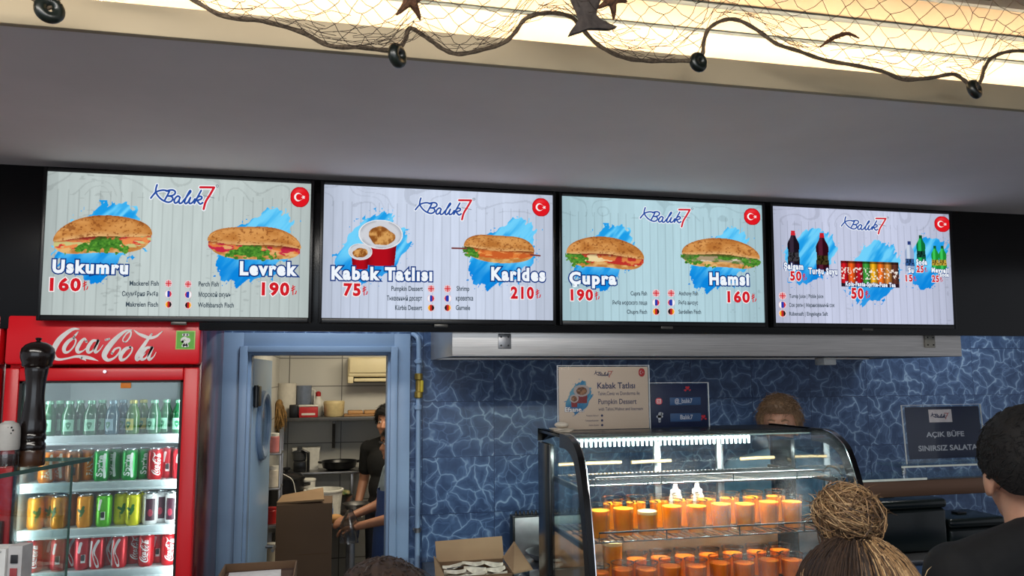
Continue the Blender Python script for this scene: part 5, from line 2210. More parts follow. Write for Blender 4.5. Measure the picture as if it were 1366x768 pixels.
o = b.build('side_cabinet', M_STEEL2)
tag(o, 'low steel cabinet under the dark carton, in front of doorway', 'cabinet')
# ------------------------------------------------------------------ the kitchen seen through the doorway
M_CREAMP = mat('aged_cream_plastic', (226, 212, 172), .45, noise=(5, .06))
M_POT = mat('black_pot', (30, 31, 34), .28, .3)
M_TUB = mat('white_tub', (214, 212, 204), .5)

# air conditioner
a, c = oy(464, 511, 6.55), oy(464, 476, 6.55)
AX0, AX1 = a.x, a.x+.80
t = thing('air_conditioner', 'cream wall air conditioner high on the kitchen tiles', 'air conditioner', ((AX0+AX1)/2, 6.68, a.z))
zb_, zt_ = a.z, c.z
MB().box(AX0, AX1, 6.57, 6.795, zb_+.05, zt_, .018, seg=4).build('casing', M_CREAMP, t)
MB().box(AX0+.012, AX1-.012, 6.555, 6.572, zb_+.085, zt_-.012, .006).build('front_panel', M_CREAMP, t)
b = MB()
b.box(AX0+.02, AX1-.02, 6.62, 6.79, zb_+.005, zb_+.052, .004)
b.build('outlet', M_DARK, t)
b = MB()
b.box(AX0+.05, AX1-.05, 6.575, 6.64, zb_+.012, zb_+.040, .006)
b.build('louvre', M_CREAMP, t)
b = MB()
b.box(AX0, AX0+.045, 6.58, 6.79, zb_, zb_+.06, .008)
b.build('end_cap', M_CREAMP, t)

# wall shelf with brackets
sz = oy(440, 556, 6.5).z
t = thing('wall_shelf', 'dark steel wall shelf on angled brackets in the kitchen', 'shelf', (.2, 6.65, sz-.25))
MB().box(-.425, 1.0, 6.45, 6.797, sz-.03, sz, .003).build('board', mat('shelf_steel', (92, 92, 94), .45, .6), t)
for x in (-.40, .02, .75):
    b = MB()
    b.prism([(6.797, sz-.031), (6.47, sz-.031), (6.47, sz-.05), (6.76, sz-.27), (6.797, sz-.27)], lambda y, z, q: (q, y, z), x-.012, x+.012)
    b.build('bracket', mat('shelf_steel', (92, 92, 94), .45, .6), t, 0)
Z0 = sz+.0004


def kx(px, Y):
    return oy(px, 550, Y).x


def lathe_thing(name, label, cat, px, Y, z, prof, mt, part=None, group=None):
    x = kx(px, Y)
    b = MB()
    b.lathe(prof, 28, (x, Y, z))
    if part is None:
        o = b.build(name, mt)
        return tag(o, label, cat, group)
    t = thing(name, label, cat, (x, Y, z), group)
    b.build(part, mt, t)
    return t


# roll of white paper, blender jug, red box, bunch of dried herbs, plastic tub, tray of bread boxes
lathe_thing('paper_roll', 'tall white kitchen paper roll on the wall shelf', 'paper roll', 382, 6.69, Z0, [(.02, 0), (.075, 0), (.075, .27), (.02, .27), (.02, 0)], mat('tissue', (214, 208, 196), .9, noise=(30, .06)))
x = kx(405, 6.70)
t = thing('blender_jug', 'grey glass blender jug with white handle on the wall shelf', 'jug', (x, 6.70, Z0))
b = MB()
b.lathe([(.045, .0), (.055, .01), (.062, .25), (.058, .25), (.05, .012), (.001, .01)], 24, (x, 6.70, Z0))
b.build('jug', mat('smoked_jug', (110, 120, 140), .15), t)
b = MB()
b.tube([(x+.058, 6.70, Z0+.22), (x+.085, 6.70, Z0+.21), (x+.085, 6.70, Z0+.08), (x+.055, 6.70, Z0+.05)], .008, 8)
b.build('handle', M_TUB, t)
x0_, x1_ = kx(399, 6.52), kx(424, 6.52)
t = thing('red_tub', 'red and white food box on the wall shelf', 'box', ((x0_+x1_)/2, 6.55, Z0))
MB().box(x0_, x1_, 6.48, 6.60, Z0, Z0+.085, .004).build('body', mat('box_red', (178, 34, 40), .5), t)
MB().box(x0_-.004, x1_+.004, 6.474, 6.606, Z0+.085, Z0+.097, .003).build('lid', M_TUB, t)
b = MB()
b.box(x0_+.02, x1_-.02, 6.4785, 6.4802, Z0+.018, Z0+.034)
b.build('print_band', M_TUB, t)
x0_, x1_ = kx(386, 6.52), kx(397.5, 6.52)
o = MB().box(x0_, x1_, 6.49, 6.58, Z0, Z0+.10, .005).build('black_box', M_BLACK)
tag(o, 'small black box left of the red food box on wall shelf', 'box')
x = kx(424, 6.7)
t = thing('sauce_bottle', 'white bottle with red cap behind the red food box', 'bottle', (x, 6.74, Z0))
b = MB()
b.lathe([(.04, 0), (.042, .01), (.042, .12), (.02, .155), (.02, .165)], 20, (x, 6.74, Z0))
b.build('body', M_TUB, t)
b = MB()
b.lathe([(.022, .16), (.022, .19), (.012, .2), (.001, .2)], 16, (x, 6.74, Z0))
b.build('cap', mat('cap_red', (170, 30, 34), .5), t)
lathe_thing('plastic_tub', 'round beige plastic tub on the middle of wall shelf', 'tub', 445.5, 6.60, Z0, [(.001, 0), (.070, .0), (.078, .01), (.084, .10), (.086, .112), (.08, .125), (.001, .125)], mat('beige_tub', (206, 186, 138), .5))
x0_, x1_ = kx(459, 6.6), kx(506, 6.6)
t = thing('bread_tray', 'flat wooden tray with brown packs at right of wall shelf', 'tray', ((x0_+x1_)/2, 6.6, Z0))
MB().box(x0_, x1_+.2, 6.5, 6.72, Z0, Z0+.018, .004).build('tray', mat('tray_wood', (150, 112, 72), .6), t)
for k in range(3):
    b = MB()
    b.box(x0_+.03+k*.13, x0_+.15+k*.13, 6.52, 6.70, Z0+.0185, Z0+.045, .008)
    b.build('pack', mat('pack_brown', (176, 132, 84) if k != 1 else (70, 52, 42), .6), t)
# dried herb bunch hanging at the left end of the shelf
hx = kx(374, 6.40)
b = MB()
rs = np.random.RandomState(8)
for k in range(90):
    a = rs.rand()*6.28
    r = rs.rand()*.075
    z0 = sz+.14-rs.rand()*.05
    p0 = Vector((hx-.01+.01*rs.randn(), 6.40, z0))
    p2 = Vector((hx-.01+r*math.cos(a), 6.40+r*math.sin(a)*.7, sz-.10+.12*rs.rand()))
    pm_ = (p0+p2)/2+Vector((rs.randn()*.012, rs.randn()*.012, .02))
    b.tube([p0, pm_, p2], [.0035, .006, .002], 5)
b.ell((hx-.01, 6.40, sz+.10), (.03, .03, .05), 12, 8)
o = b.build('dried_herbs', mat('dried_herb', (134, 102, 58), .9, noise=(40, .4)))
tag(o, 'brown bunch of dried herbs hanging at left end of wall shelf', 'herbs')

# table
TX0, TX1, TY0, TY1, TZT = -.425, .185, 5.62, 6.74, .95
t = thing('kitchen_table', 'steel kitchen table loaded with pots and bowls', 'table', ((TX0+TX1)/2, 6.2, 0))
MB().box(TX0, TX1, TY0, TY1, TZT-.035, TZT, .004).build('tabletop', M_STEEL2, t)
for x in (TX0+.03, TX1-.03):
    for y in (TY0+.03, TY1-.03):
        b = MB()
        b.box(x-.02, x+.02, y-.02, y+.02, 0, TZT-.034, .003)
        b.build('leg', M_STEEL2, t)
MB().box(TX0+.01, TX1-.01, TY0+.03, TY1-.03, .30, .32, .003).build('lower_shelf', M_STEEL2, t)
T0 = TZT+.0004
# raised back stand on the table
t = thing('table_riser', 'low steel riser at the back of kitchen table', 'stand', (-.1, 6.6, T0))
MB().box(TX0+.02, .25, 6.45, 6.76, 1.19, 1.21, .003).build('top', M_STEEL2, t)
for x in (TX0+.05, .17):
    MB().box(x-.012, x+.012, 6.47, 6.74, T0, 1.19, .002).build('leg', M_STEEL2, t)
R0 = 1.2104
# big black stock pot with lid and pressure cooker bits
x = kx(384, 5.98)
t = thing('stock_pot', 'large black stock pot with lid and white cord, left on kitchen table', 'pot', (x, 5.98, T0))
b = MB()
b.lathe([(.12, 0), (.128, .01), (.128, .270), (.134, .275), (.134, .282), (.12, .282)], 36, (x, 5.98, T0))
b.build('pot', M_POT, t)
b = MB()
b.lathe([(.135, .283), (.132, .291), (.10, .310), (.03, .323), (.001, .325)], 36, (x, 5.98, T0))
lid_ = b.build('lid', M_POT, t)
b = MB()
b.lathe([(.012, .321), (.012, .335), (.03, .341), (.03, .353), (.001, .357)], 20, (x, 5.98, T0))
b.build('lid_knob', M_BLACK, lid_)
for s_ in (-1, 1):
    b = MB()
    b.tube([(x+s_*.126, 5.94, T0+.23), (x+s_*.165, 5.95, T0+.235), (x+s_*.165, 6.01, T0+.235), (x+s_*.126, 6.02, T0+.23)], .009, 8)
    b.build('side_handle', M_BLACK, t)
b = MB()
pts = [oy(378, 632, 5.84), oy(390, 640, 5.84), oy(394, 655, 5.84), oy(398, 672, 5.84)]
b.tube([Vector(tuple(v)) for v in cat_rom([tuple(p) for p in pts], 6)], .0035, 6)
b.build('white_cord', M_TUB, t)
# grey food processor on the riser, white bin behind
x = kx(401, 6.56)
t = thing('food_processor', 'dark grey food processor standing behind stock pot', 'food processor', (x, 6.56, R0))
MB().box(x-.045, x+.055, 6.50, 6.62, R0, R0+.085, .012).build('base', M_POT, t)
b = MB()
b.lathe([(.05, .085), (.055, .09), (.06, .15), (.062, .152), (.04, .162), (.02, .165), (.02, .19), (.001, .19)], 24, (x, 6.56, R0))
b.build('bowl', mat('smoked_bowl', (60, 62, 66), .2), t)
b = MB()
b.tube([(x+.07, 6.50, R0), (x+.07, 6.50, R0+.15), (x+.02, 6.50, R0+.17)], .012, 8)
b.build('arm', M_POT, t)
x0_, x1_ = kx(392, 6.70), kx(428, 6.70)
b = MB()
b.prism([(x0_+.012, 0), (x1_-.012, 0), (x1_, .17), (x1_+.004, .175), (x0_-.004, .175), (x0_, .17)], lambda a, z, q: (a, q, R0+z), 6.64, 6.755)
o = b.build('white_bin', M_TUB, smooth=0)
tag(o, 'white plastic bin against kitchen tiles behind the food processor', 'bin')
# wok
x = kx(454, 6.58)
t = thing('wok', 'wide black pan with long handle on the riser', 'pan', (x, 6.58, R0))
b = MB()
b.lathe([(.001, .0), (.085, .0), (.13, .02), (.142, .068), (.146, .07), (.142, .073), (.137, .068), (.125, .024), (.083, .006), (.001, .006)], 36, (x, 6.58, R0))
b.build('pan', M_POT, t)
b = MB()
b.tube([(x+.14, 6.58, R0+.062), (x+.22, 6.55, R0+.078), (x+.28, 6.52, R0+.086)], [.010, .011, .010], 8)
b.build('handle', M_BLACK, t)
b = MB()
b.tube([(x-.14, 6.55, R0+.06), (x-.165, 6.56, R0+.064), (x-.165, 6.6, R0+.064), (x-.14, 6.61, R0+.06)], .006, 8)
b.build('side_handle', M_BLACK, t)
# heap of greens, steel bowl, buckets, tubs
x = kx(446, 6.28)
t = thing('steel_basin', 'steel basin full of chopped greens below the black pan', 'basin', (x, 6.30, T0))
b = MB()
b.lathe([(.001, 0), (.10, 0), (.15, .10), (.155, .10), (.105, -.0)], 32, (x, 6.30, T0))
b.build('bowl', M_STEEL2, t)
b = MB()
rs = np.random.RandomState(5)
for k in range(60):
    a, r = rs.rand()*6.28, rs.rand()**.5*.12
    b.ell((x+r*math.cos(a), 6.30+r*math.sin(a), T0+.105+.03*(1-r/.12)+.012*rs.rand()), (.026, .02, .014), 8, 6, M=Matrix.Rotation(a, 3, 'Z') @ Matrix.Rotation(rs.randn()*.5, 3, 'X'))
g_ = b.build('greens', mat('chopped_greens', (58, 84, 38), .7, noise=(30, .5), rgb2=(150, 140, 96)), t)
tag(g_, kind='stuff')
x = kx(472, 6.10)
lathe_thing('mixing_bowl', 'shallow steel mixing bowl by the white buckets', 'bowl', 477, 6.05, T0, [(.001, .0), (.05, .0), (.095, .065), (.10, .068), (.10, .073), (.092, .070), (.047, .008), (.001, .006)], M_STEEL2)
lathe_thing('white_bucket', 'wide white plastic bucket on the kitchen table right of stock pot', 'bucket', 434, 5.93, T0, [(.001, 0), (.115, 0), (.135, .185), (.142, .188), (.142, .198), (.128, .20), (.12, .02), (.001, .015)], M_TUB)
x = kx(412, 6.20)
t = thing('yogurt_tub', 'white yogurt tub with printed band behind the wide bucket', 'tub', (x, 6.12, T0))
b = MB()
b.lathe([(.001, 0), (.052, 0), (.062, .24), (.066, .242), (.066, .252), (.001, .252)], 28, (x, 6.12, T0))
b.build('tub', M_TUB, t)
b = MB()
b.lathe([(.0590, .15), (.0622, .19)], 28, (x, 6.12, T0), close=False)
b.build('band', mat('band_brown', (150, 120, 80), .5), t)
# water bottle, bread, white cloth bits
x = kx(441, 5.72)
t = thing('water_bottle', 'small clear water bottle at the front of kitchen table', 'bottle', (x, 5.72, T0))
b = MB()
b.lathe([(.001, 0), (.030, 0), (.032, .01), (.030, .05), (.032, .1), (.028, .125), (.013, .145), (.013, .152)], 24, (x, 5.72, T0))
b.build('body', mat('bottle_clear', (170, 186, 200), .15), t)
b = MB()
b.lathe([(.015, .152), (.015, .168), (.001, .168)], 16, (x, 5.72, T0))
b.build('cap', M_WHITE, t)
b = MB()
b.lathe([(.0325, .055), (.0325, .095)], 24, (x, 5.72, T0), close=False)
b.build('label_band', mat('band_blue', (70, 110, 170), .5), t)
x = kx(446, 5.68)
b = MB()
b.ell((x+.02, 5.675, T0+.03), (.055, .04, .0305), 20, 12)
o = b.build('bread_roll', mat('bread_crust', (190, 140, 84), .7, noise=(20, .2)))
tag(o, 'pale brown bread roll at the table front beside water bottle', 'bread')
x = kx(474, 5.78)
b = MB()
rs = np.random.RandomState(12)
for k in range(16):
    b.ell((x+.028*rs.randn(), 5.76+.025*rs.randn(), T0+.017+.02*rs.rand()), (.035, .028, .016), 10, 8, M=Matrix.Rotation(rs.rand()*3, 3, 'Z'))
o = remeshed(b, 'crumpled_cloth', .008, 3, mat('cloth_white', (206, 200, 188), .9))
tag(o, 'crumpled white cloth on kitchen table near the man in black', 'cloth')
# big cardboard box in front of the table and its flap
M_CARTON = mat('carton_brown', (104, 82, 64), .85, noise=(4, .08))
x0_, x1_ = oy(368, 700, 5.0).x, oy(443, 700, 5.0).x
zt_ = oy(400, 672, 5.0).z
t = thing('tall_carton', 'tall plain brown cardboard carton standing in kitchen doorway', 'box', ((x0_+x1_)/2, 5.15, 0))
b = MB()
b.box(x0_, x1_, 5.0, 5.30, 0, zt_, .004)
b.build('body', M_CARTON, t)
b = MB()
p = [Vector((x0_, 5.02, zt_)), Vector((x1_-.05, 5.0, zt_+.012)), Vector((x1_-.06, 5.24, zt_+.05)), Vector((x0_+.02, 5.24, zt_+.012))]
b._add(p+[q+Vector((0, -.006, .012)) for q in p], CUBE)
b.build('open_flap', M_CARD, t, 0)
b = MB()
b.box(x0_+.12, x1_-.02, 4.9985, 4.9999, zt_-.30, zt_-.295)
b.build('crease', M_CARD2, t)
# narrow storage rack at left with jars, seen past the door leaf
t = thing('side_rack', 'narrow steel side rack just inside the kitchen door', 'rack', (-.34, 5.4, 0))
for y in (5.32, 5.52):
    MB().box(-.425, -.405, y-.01, y+.01, 0, 1.62, .002).build('post', M_STEEL2, t)
    MB().box(-.325, -.31, y-.01, y+.01, 0, 1.62, .002).build('post', M_STEEL2, t)
RKZ = (.78, 1.02, 1.25, 1.47)
for z in RKZ:
    MB().box(-.425, -.31, 5.30, 5.54, z-.012, z, .002).build('rack_shelf', M_STEEL2, t)
for k, (z, y, r, h, col, lb) in enumerate(((1.02, 5.38, .035, .10, (180, 40, 40), 'red lidded jar on the side rack by kitchen door'), (1.25, 5.40, .04, .13, (216, 206, 190), 'white jar on the side rack above red lidded jar'), (1.02, 5.47, .03, .08, (90, 60, 40), 'small brown jar beside the red lidded jar'), (.78, 5.40, .04, .11, (200, 190, 170), 'cream jar low on the side rack by kitchen door'), (1.47, 5.42, .036, .12, (196, 120, 120), 'pink jar on top of the side rack by kitchen door'))):
    t = thing('storage_jar', lb, 'jar', (-.367, y, z+.0003))
    b = MB()
    b.lathe([(.001, 0), (r, 0), (r, h*.8), (r*.85, h*.85)], 20, (-.367, y, z+.0003))
    b.build('jar', mat('jar_col_%d' % k, col, .4), t)
    b = MB()
    b.lathe([(r*.95, h*.84), (r*.95, h), (.001, h)], 20, (-.367, y, z+.0003))
    b.build('lid', M_TUB if k else mat('cap_red', (170, 30, 34), .5), t)
# ------------------------------------------------------------------ fishing net with rope, floats and sea decorations
ROPE = [(-60, -36), (0, -18), (40, -4), (62, 10), (72, 4), (82, -8), (100, -30), (150, -40), (220, -22), (258, 0), (300, 22), (350, 28), (400, 42), (440, 61), (480, 63), (515, 67), (532, 64), (541, 52), (544, 40), (550, 38), (560, 44), (575, 54), (592, 66), (612, 72), (640, 67), (672, 57), (688, 42), (700, 26), (722, 18), (745, 18), (764, 24), (778, 40), (798, 60), (830, 76), (862, 81), (900, 81), (926, 80), (937, 72), (939, 55), (946, 38), (965, 27), (985, 27), (1010, 40), (1035, 58), (1065, 68), (1100, 80), (1145, 88), (1180, 96), (1205, 106), (1240, 104), (1270, 99), (1285, 106), (1298, 116), (1308, 108), (1313, 92), (1322, 78), (1340, 70), (1366, 68), (1420, 74), (1480, 98), (1560, 118), (1640, 124), (1700, 112), (1760, 92), (1840, 110), (1920, 130)]
NY = 1.75
M_ROPE = mat('old_rope', (96, 82, 66), .9, noise=(160, .35), bump=.5)
M_NET = mat('net_cord', (58, 46, 38), .9)
M_FLOAT = mat('float_green_black', (20, 26, 22), .3, noise=(14, .4), spec=.6)
t = thing('fishing_net', 'brown fishing net with thick edge rope draped below the ceiling', 'net', (.5, 1.6, 2.8))


def rp(px, py, i=0):
    return oy(px, py, NY+.015*math.sin(px*.021))


cr = cat_rom(ROPE, 5)
rope_pts = [rp(v[0], v[1]) for v in cr]
b = MB()
nr = len(rope_pts)
b.tube(rope_pts, [.0052*(1+.12*math.sin(i*1.7)) for i in range(nr)], 10)
b.build('edge_rope', M_ROPE, t)
# main mesh: lattice between the rope and the ceiling
rx = np.array([v[0] for v in cr])
ry = np.array([v[1] for v in cr])


def rope_y(px):
    i = np.argsort(rx)
    return float(np.interp(px, rx[i], ry[i]))


rs = np.random.RandomState(21)
NI, NJ = 104, 11
X0N, X1N = 252, 1900
node = {}
for i in range(NI+1):
    for j in range(NJ+1):
        u = i/NI
        v = j/NJ
        px = X0N+(X1N-X0N)*u
        px += 16*math.sin(u*23+v*1.5)*v+9*math.sin(u*61+v*4)*v+rs.randn()*2.2
        base = rope_y(min(max(px, 250), 1910))
        py = base*(1-v)+(-75)*v-26*v*(1-v)*math.sin(u*17)+rs.randn()*2.0*(0 < j < NJ)
        Y = NY+.015*math.sin(px*.021)-.42*v+.05*math.sin(u*31+v*3)*v*(1-v)*2
        node[i, j] = oy(px, py, Y)
b = MB()


def cord(p, q, r=.00085, sag=.004):
    m_ = (p+q)/2+Vector((rs.randn()*.002, rs.randn()*.002, -sag))
    b.tube([p, m_, q], r, 3, cap=False)


for j in range(NJ):
    for i in range(NI+1):
        if (i+j) % 2:
            continue
        for di in (-1, 1):
            if 0 <= i+di <= NI:
                cord(node[i, j], node[i+di, j+1])
# gathered cords hanging along the rope
for k in range(170):
    px = rs.uniform(270, 1366)
    w_ = rs.uniform(18, 60)
    y0, y1 = rope_y(px), rope_y(min(px+w_, 1400))
    if abs(y0-y1) > 40:
        continue
    up = rs.uniform(0, 14) if rs.rand() < .6 else rs.uniform(14, 40)
    p0, p1 = rp(px, y0-up*.6), rp(px+w_, y1-up)
    p0.y -= .02
    p1.y -= .02
    pm_ = rp(px+w_/2, (y0+y1)/2-up+rs.uniform(2, 10))
    pm_.y -= .03
    b.tube([p0, pm_, p1], .0008, 3, cap=False)
n_ = b.build('net_mesh', M_NET, t, 0, fix=False)
tag(n_, kind='stuff')
b = MB()
for px in (400, 700, 1000, 1300):
    i = int((px-X0N)/(X1N-X0N)*NI)
    p = node[i, NJ]
    b.tube([p, Vector((p.x, p.y, 3.019))], .002, 6)
b.build('hanging_cord', M_ROPE, t)


def float_(px, py, ax, label, r=.022):
    p = oy(px, py, NY+.015*math.sin(px*.021))
    b = MB()
    R_, r_ = r*.60, r*.42
    ring = []
    u = Vector(ax).normalized()
    e1 = u.orthogonal().normalized()
    e2 = u.cross(e1)
    vs, fs = [], []
    N1, N2 = 28, 14
    for i in range(N1):
        a = 2*math.pi*i/N1
        dr_ = e1*math.cos(a)+e2*math.sin(a)
        for j in range(N2):
            c_ = 2*math.pi*j/N2
            vs.append(p+dr_*(R_+r_*math.cos(c_))+u*(r_*1.05*math.sin(c_)))
    for i in range(N1):
        for j in range(N2):
            i2, j2 = (i+1) % N1, (j+1) % N2
            fs.append((i*N2+j, i2*N2+j, i2*N2+j2, i*N2+j2))
    b._add(vs, fs)
    o = b.build('net_float', M_FLOAT)
    tag(o, label, 'float', 'floats on the net rope')


float_(66, 13, (.5, -.85, .1), 'dark ring float on the net rope at the far left', .030)
float_(530, 74, (.80, -.6, .05), 'dark ring float hanging edge-on above the second menu screen', .029)
float_(931.5, 83, (.25, -.95, .05), 'dark ring float hanging above third menu screen', .026)
float_(1300, 119, (.35, -.9, .2), 'dark ring float hanging above right edge of fourth menu screen', .028)


def starfish(px, py, r, rot, tilt, label, Y=1.62):
    p = oy(px, py, Y)
    b = MB()
    M_ = Matrix.Translation(p) @ Matrix.Rotation(math.radians(tilt), 4, 'X') @ Matrix.Rotation(math.radians(20), 4, 'Z')
    for k in range(5):
        a = rot+k*2*math.pi/5
        pts = [M_ @ Vector((math.cos(a)*r*q, -.006*math.sin(q*3), math.sin(a)*r*q)) for q in (0, .25, .5, .75, .95, 1.0)]
        b.tube(pts, [r*.25, r*.2, r*.15, r*.11, r*.06, r*.02], 8, flat=1.0)
    b.ell(p, r*.27, 14, 10)
    o = remeshed(b, 'starfish', .0035, 2, mat('starfish_brown', (88, 56, 34), .85, noise=(160, .3), bump=.6))
    tag(o, label, 'starfish', 'starfish on the net')


starfish(547, -2, .052, -1.02, 24, 'brown dried starfish caught in the net above second menu screen')
starfish(815, -2, .050, -1.3, 24, 'brown dried starfish beside the wooden fish tail')

# carved fish hanging head up, its tail in view
t = thing('wooden_fish', 'dark carved wooden fish hanging in the net, forked tail downwards', 'fish', tuple(oy(785, 0, 1.60)))
FXc = oy(785, 25, 1.60)
k = (FXc-CAM).dot(_F)/FPX


def fl_(px, py, d=0):
    q = oy(px, py, 1.60)
    return Vector((q.x, q.y+d, q.z))


b = MB()
prof = [(-220, 26, 788), (-190, 48, 790), (-150, 62, 792), (-100, 60, 790), (-60, 46, 786), (-30, 32, 783), (0, 22, 780), (14, 16, 781), (24, 13.5, 783), (30, 13, 784)]
pts = [fl_(c_, y) for y, w_, c_ in prof]
vs, fs = [], []
N2 = 16
for (y, w_, c_), p in zip(prof, pts):
    for j in range(N2):
        a = 2*math.pi*j/N2
        vs.append(p+Vector((math.cos(a)*w_*k, math.sin(a)*w_*k*.34, 0)))
for i in range(len(prof)-1):
    for j in range(N2):
        q = (j+1) % N2
        fs.append((i*N2+j, i*N2+q, (i+1)*N2+q, (i+1)*N2+j))
fs += [tuple(range(N2)), tuple((len(prof)-1)*N2+j for j in range(N2))]
b._add(vs, fs)
M_WF = mat('grey_carved_wood', (62, 54, 50), .8, noise=(60, .35), bump=.5)
b.build('body', M_WF, t)
tail = [(775, 22), (793, 20), (800, 27), (812, 33), (822, 37), (812, 40), (798, 39), (785, 39), (774, 43), (758, 48), (762, 40), (768, 32)]
b = MB()
b.prism([(q[0], q[1]) for q in tail], lambda a, c_, d: fl_(a, c_, d), -.007, .007)
b.build('tail_fin', M_WF, t, 0)
# curved twig
b = MB()
pts = [oy(1094, 63, 1.66), oy(1106, 54, 1.66), oy(1118, 48, 1.66), oy(1132, 45, 1.66), oy(1146, 51, 1.66)]
b.tube([Vector(tuple(v)) for v in cat_rom([tuple(p) for p in pts], 5)], [.0012+.0045*math.sin(math.pi*min(1, (i+1)/22))*(1+.2*math.sin(i*2.2)) for i in range(21)], 8)
for q in (0, 1, 2):
    p = pts[1+q]
    b.tube([p, p+Vector((.006, 0, -.008))], [.002, .0006], 6)
o = b.build('seahorse_twig', mat('starfish_brown', (88, 56, 34), .85))
tag(o, 'thin curved brown dried twig caught in the net above third menu screen', 'twig')
# ------------------------------------------------------------------ people
M_SKINP = mat('skin_warm', (196, 146, 120), .5, noise=(18, .08))
M_SKIN2 = mat('skin_tan', (176, 124, 98), .5, noise=(18, .08))


def person(label, x, y, rz, H, pose, clothes, skin, hair, fem=False, look=0.0, hunch=(0, 0, 0)):
    """pose: dict with elbow/wrist targets (local, facing -Y, scale 1 = 1.75 m tall), lean"""
    t = thing('person', label, 'person', (x, y, 0))
    s = H/1.75
    Rz = Matrix.Rotation(rz, 4, 'Z')
    T = Matrix.Translation((x, y, 0)) @ Rz @ Matrix.Scale(s, 4)
    Hr = Matrix.Translation(hunch) @ Matrix.Translation((0, 0, 1.50)) @ Matrix.Rotation(look, 4, 'Z') @ Matrix.Translation((0, 0, -1.50))
    P = lambda *v: T @ Vector(v)
    HP = lambda *v: T @ (Hr @ Vector(v))
    sh = .175 if fem else .195
    M3 = (T.to_3x3())
    MH = (T @ Hr).to_3x3()
    b = MB()

    def E(c, r, M=M3, HPf=P):
        b.ell(HPf(*c), r, 22, 14, M=M)
    # trunk
    E((0, 0, .98), (.155 if fem else .15, .105, .13))
    E((0, 0, 1.12), (.125 if fem else .14, .095, .15))
    E((0, .005, 1.30), (.15 if fem else .168, .10, .15))
    E((0, .01, 1.405), (sh*.86, .075, .06))
    b.caps(P(-sh+.03, .01, 1.425), P(sh-.03, .01, 1.425), .050*s, .050*s)
    # neck, head
    b.caps(P(0, .012, 1.43), HP(0, .004, 1.56), .060*s, .052*s)
    E((0, .012, 1.655), (.074, .094, .090), MH, HP)
    E((0, -.028, 1.605), (.064, .066, .085), MH, HP)
    E((0, -.045, 1.553), (.046, .045, .038), MH, HP)
    b.caps(HP(0, -.090, 1.628), HP(0, -.108, 1.592), .009*s, .013*s)
    for sx in (-1, 1):
        E((sx*.011, -.098, 1.588), (.010, .010, .008), MH, HP)
        E((sx*.028, -.080, 1.648), (.022, .012, .007), MH, HP)
        E((sx*.040, -.066, 1.595), (.022, .020, .022), MH, HP)
        E((sx*.076, .012, 1.612), (.010, .020, .032), MH, HP)
        E((sx*.074, .004, 1.588), (.009, .010, .012), MH, HP)
    E((0, -.090, 1.562), (.022, .010, .006), MH, HP)
    E((0, -.088, 1.551), (.019, .010, .006), MH, HP)
    E((0, -.080, 1.528), (.020, .014, .014), MH, HP)
    # arms and hands
    for sx, key in ((-1, 'l'), (1, 'r')):
        el, wr, hd = pose[key]
        S_ = P(sx*sh, .01, 1.42)
        e_, w_ = P(*el), P(*wr)
        b.caps(S_, e_, .050*s, .040*s)
        b.caps(e_, w_, .041*s, .027*s)
        d = Vector(hd).normalized()
        up = Vector((0, 0, 1))
        side = d.cross(up)
        if side.length < .2:
            side = Vector((1, 0, 0))
        side.normalize()
        nrm = side.cross(d).normalized()
        wl = Vector(wr)
        palm = wl+d*.055
        for q in (-.024, -.008, .008, .024):
            b.caps(P(*(wl+side*q*.7+d*.01)), P(*(wl+side*q+d*.085)), .015*s, .012*s, 10)
        for q, L_ in ((-.027, .062), (-.009, .076), (.009, .080), (.027, .070)):
            k0 = wl+side*q+d*.085
            k1 = k0+d*L_*.45-nrm*L_*.16
            k2 = k1+d*L_*.26-nrm*L_*.26
            k3 = k2+d*L_*.08-nrm*L_*.24
            b.caps(P(*k0), P(*k1), .0105*s, .0095*s, 10)
            b.caps(P(*k1), P(*k2), .0095*s, .0088*s, 10)
            b.caps(P(*k2), P(*k3), .0088*s, .0075*s, 10)
        ts = side*(-sx)
        k0 = wl+ts*.022+d*.025
        k1 = k0+ts*.026+d*.032-nrm*.012
        k2 = k1+ts*.006+d*.032-nrm*.016
        b.caps(P(*k0), P(*k1), .014*s, .011*s, 10)
        b.caps(P(*k1), P(*k2), .011*s, .009*s, 10)
    # legs, feet
    for sx in (-1, 1):
        b.caps(P(sx*.085, 0, .93), P(sx*.095, -.01, .50), .085*s, .055*s)
        b.caps(P(sx*.095, -.01, .50), P(sx*.10, .015, .09), .055*s, .038*s)
        b.caps(P(sx*.10, .03, .045), P(sx*.115, -.13, .035), .040*s, .032*s)
    remeshed(b, 'body', .0065, 3, skin, t)
    # eyes and brows
    for sx in (-1, 1):
        b = MB()
        b.ell(HP(sx*.029, -.0805, 1.632), (.0125*s, .010*s, .0075*s), 14, 10, M=Rz.to_3x3() @ Matrix.Rotation(look, 3, 'Z'))
        e = b.build('eye', mat('eye_white', (226, 222, 216), .25), t)
        b = MB()
        b.ell(HP(sx*.029, -.0885, 1.632), (.0055*s, .004*s, .0058*s), 12, 8, M=Rz.to_3x3() @ Matrix.Rotation(look, 3, 'Z'))
        b.build('iris', mat('eye_dark', (36, 24, 18), .2), e)
        b = MB()
        b.tube([HP(sx*.014, -.092, 1.650), HP(sx*.030, -.0915, 1.657), HP(sx*.046, -.078, 1.651)], [.003*s, .0042*s, .002*s], 8)
        b.build('eyebrow', hair[0], t)
    # clothes
    c = clothes
    b = MB()
    g = .014

    def E2(c_, r):
        b.ell(P(*c_), tuple(q+g for q in r), 22, 14, M=M3)
    E2((0, 0, .98), (.155 if fem else .15, .105, .14))
    E2((0, 0, 1.12), (.13 if fem else .145, .098, .15))
    E2((0, .005, 1.30), (.15 if fem else .168, .10, .145))
    E2((0, .012, 1.39), (sh*.86, .078, .058))
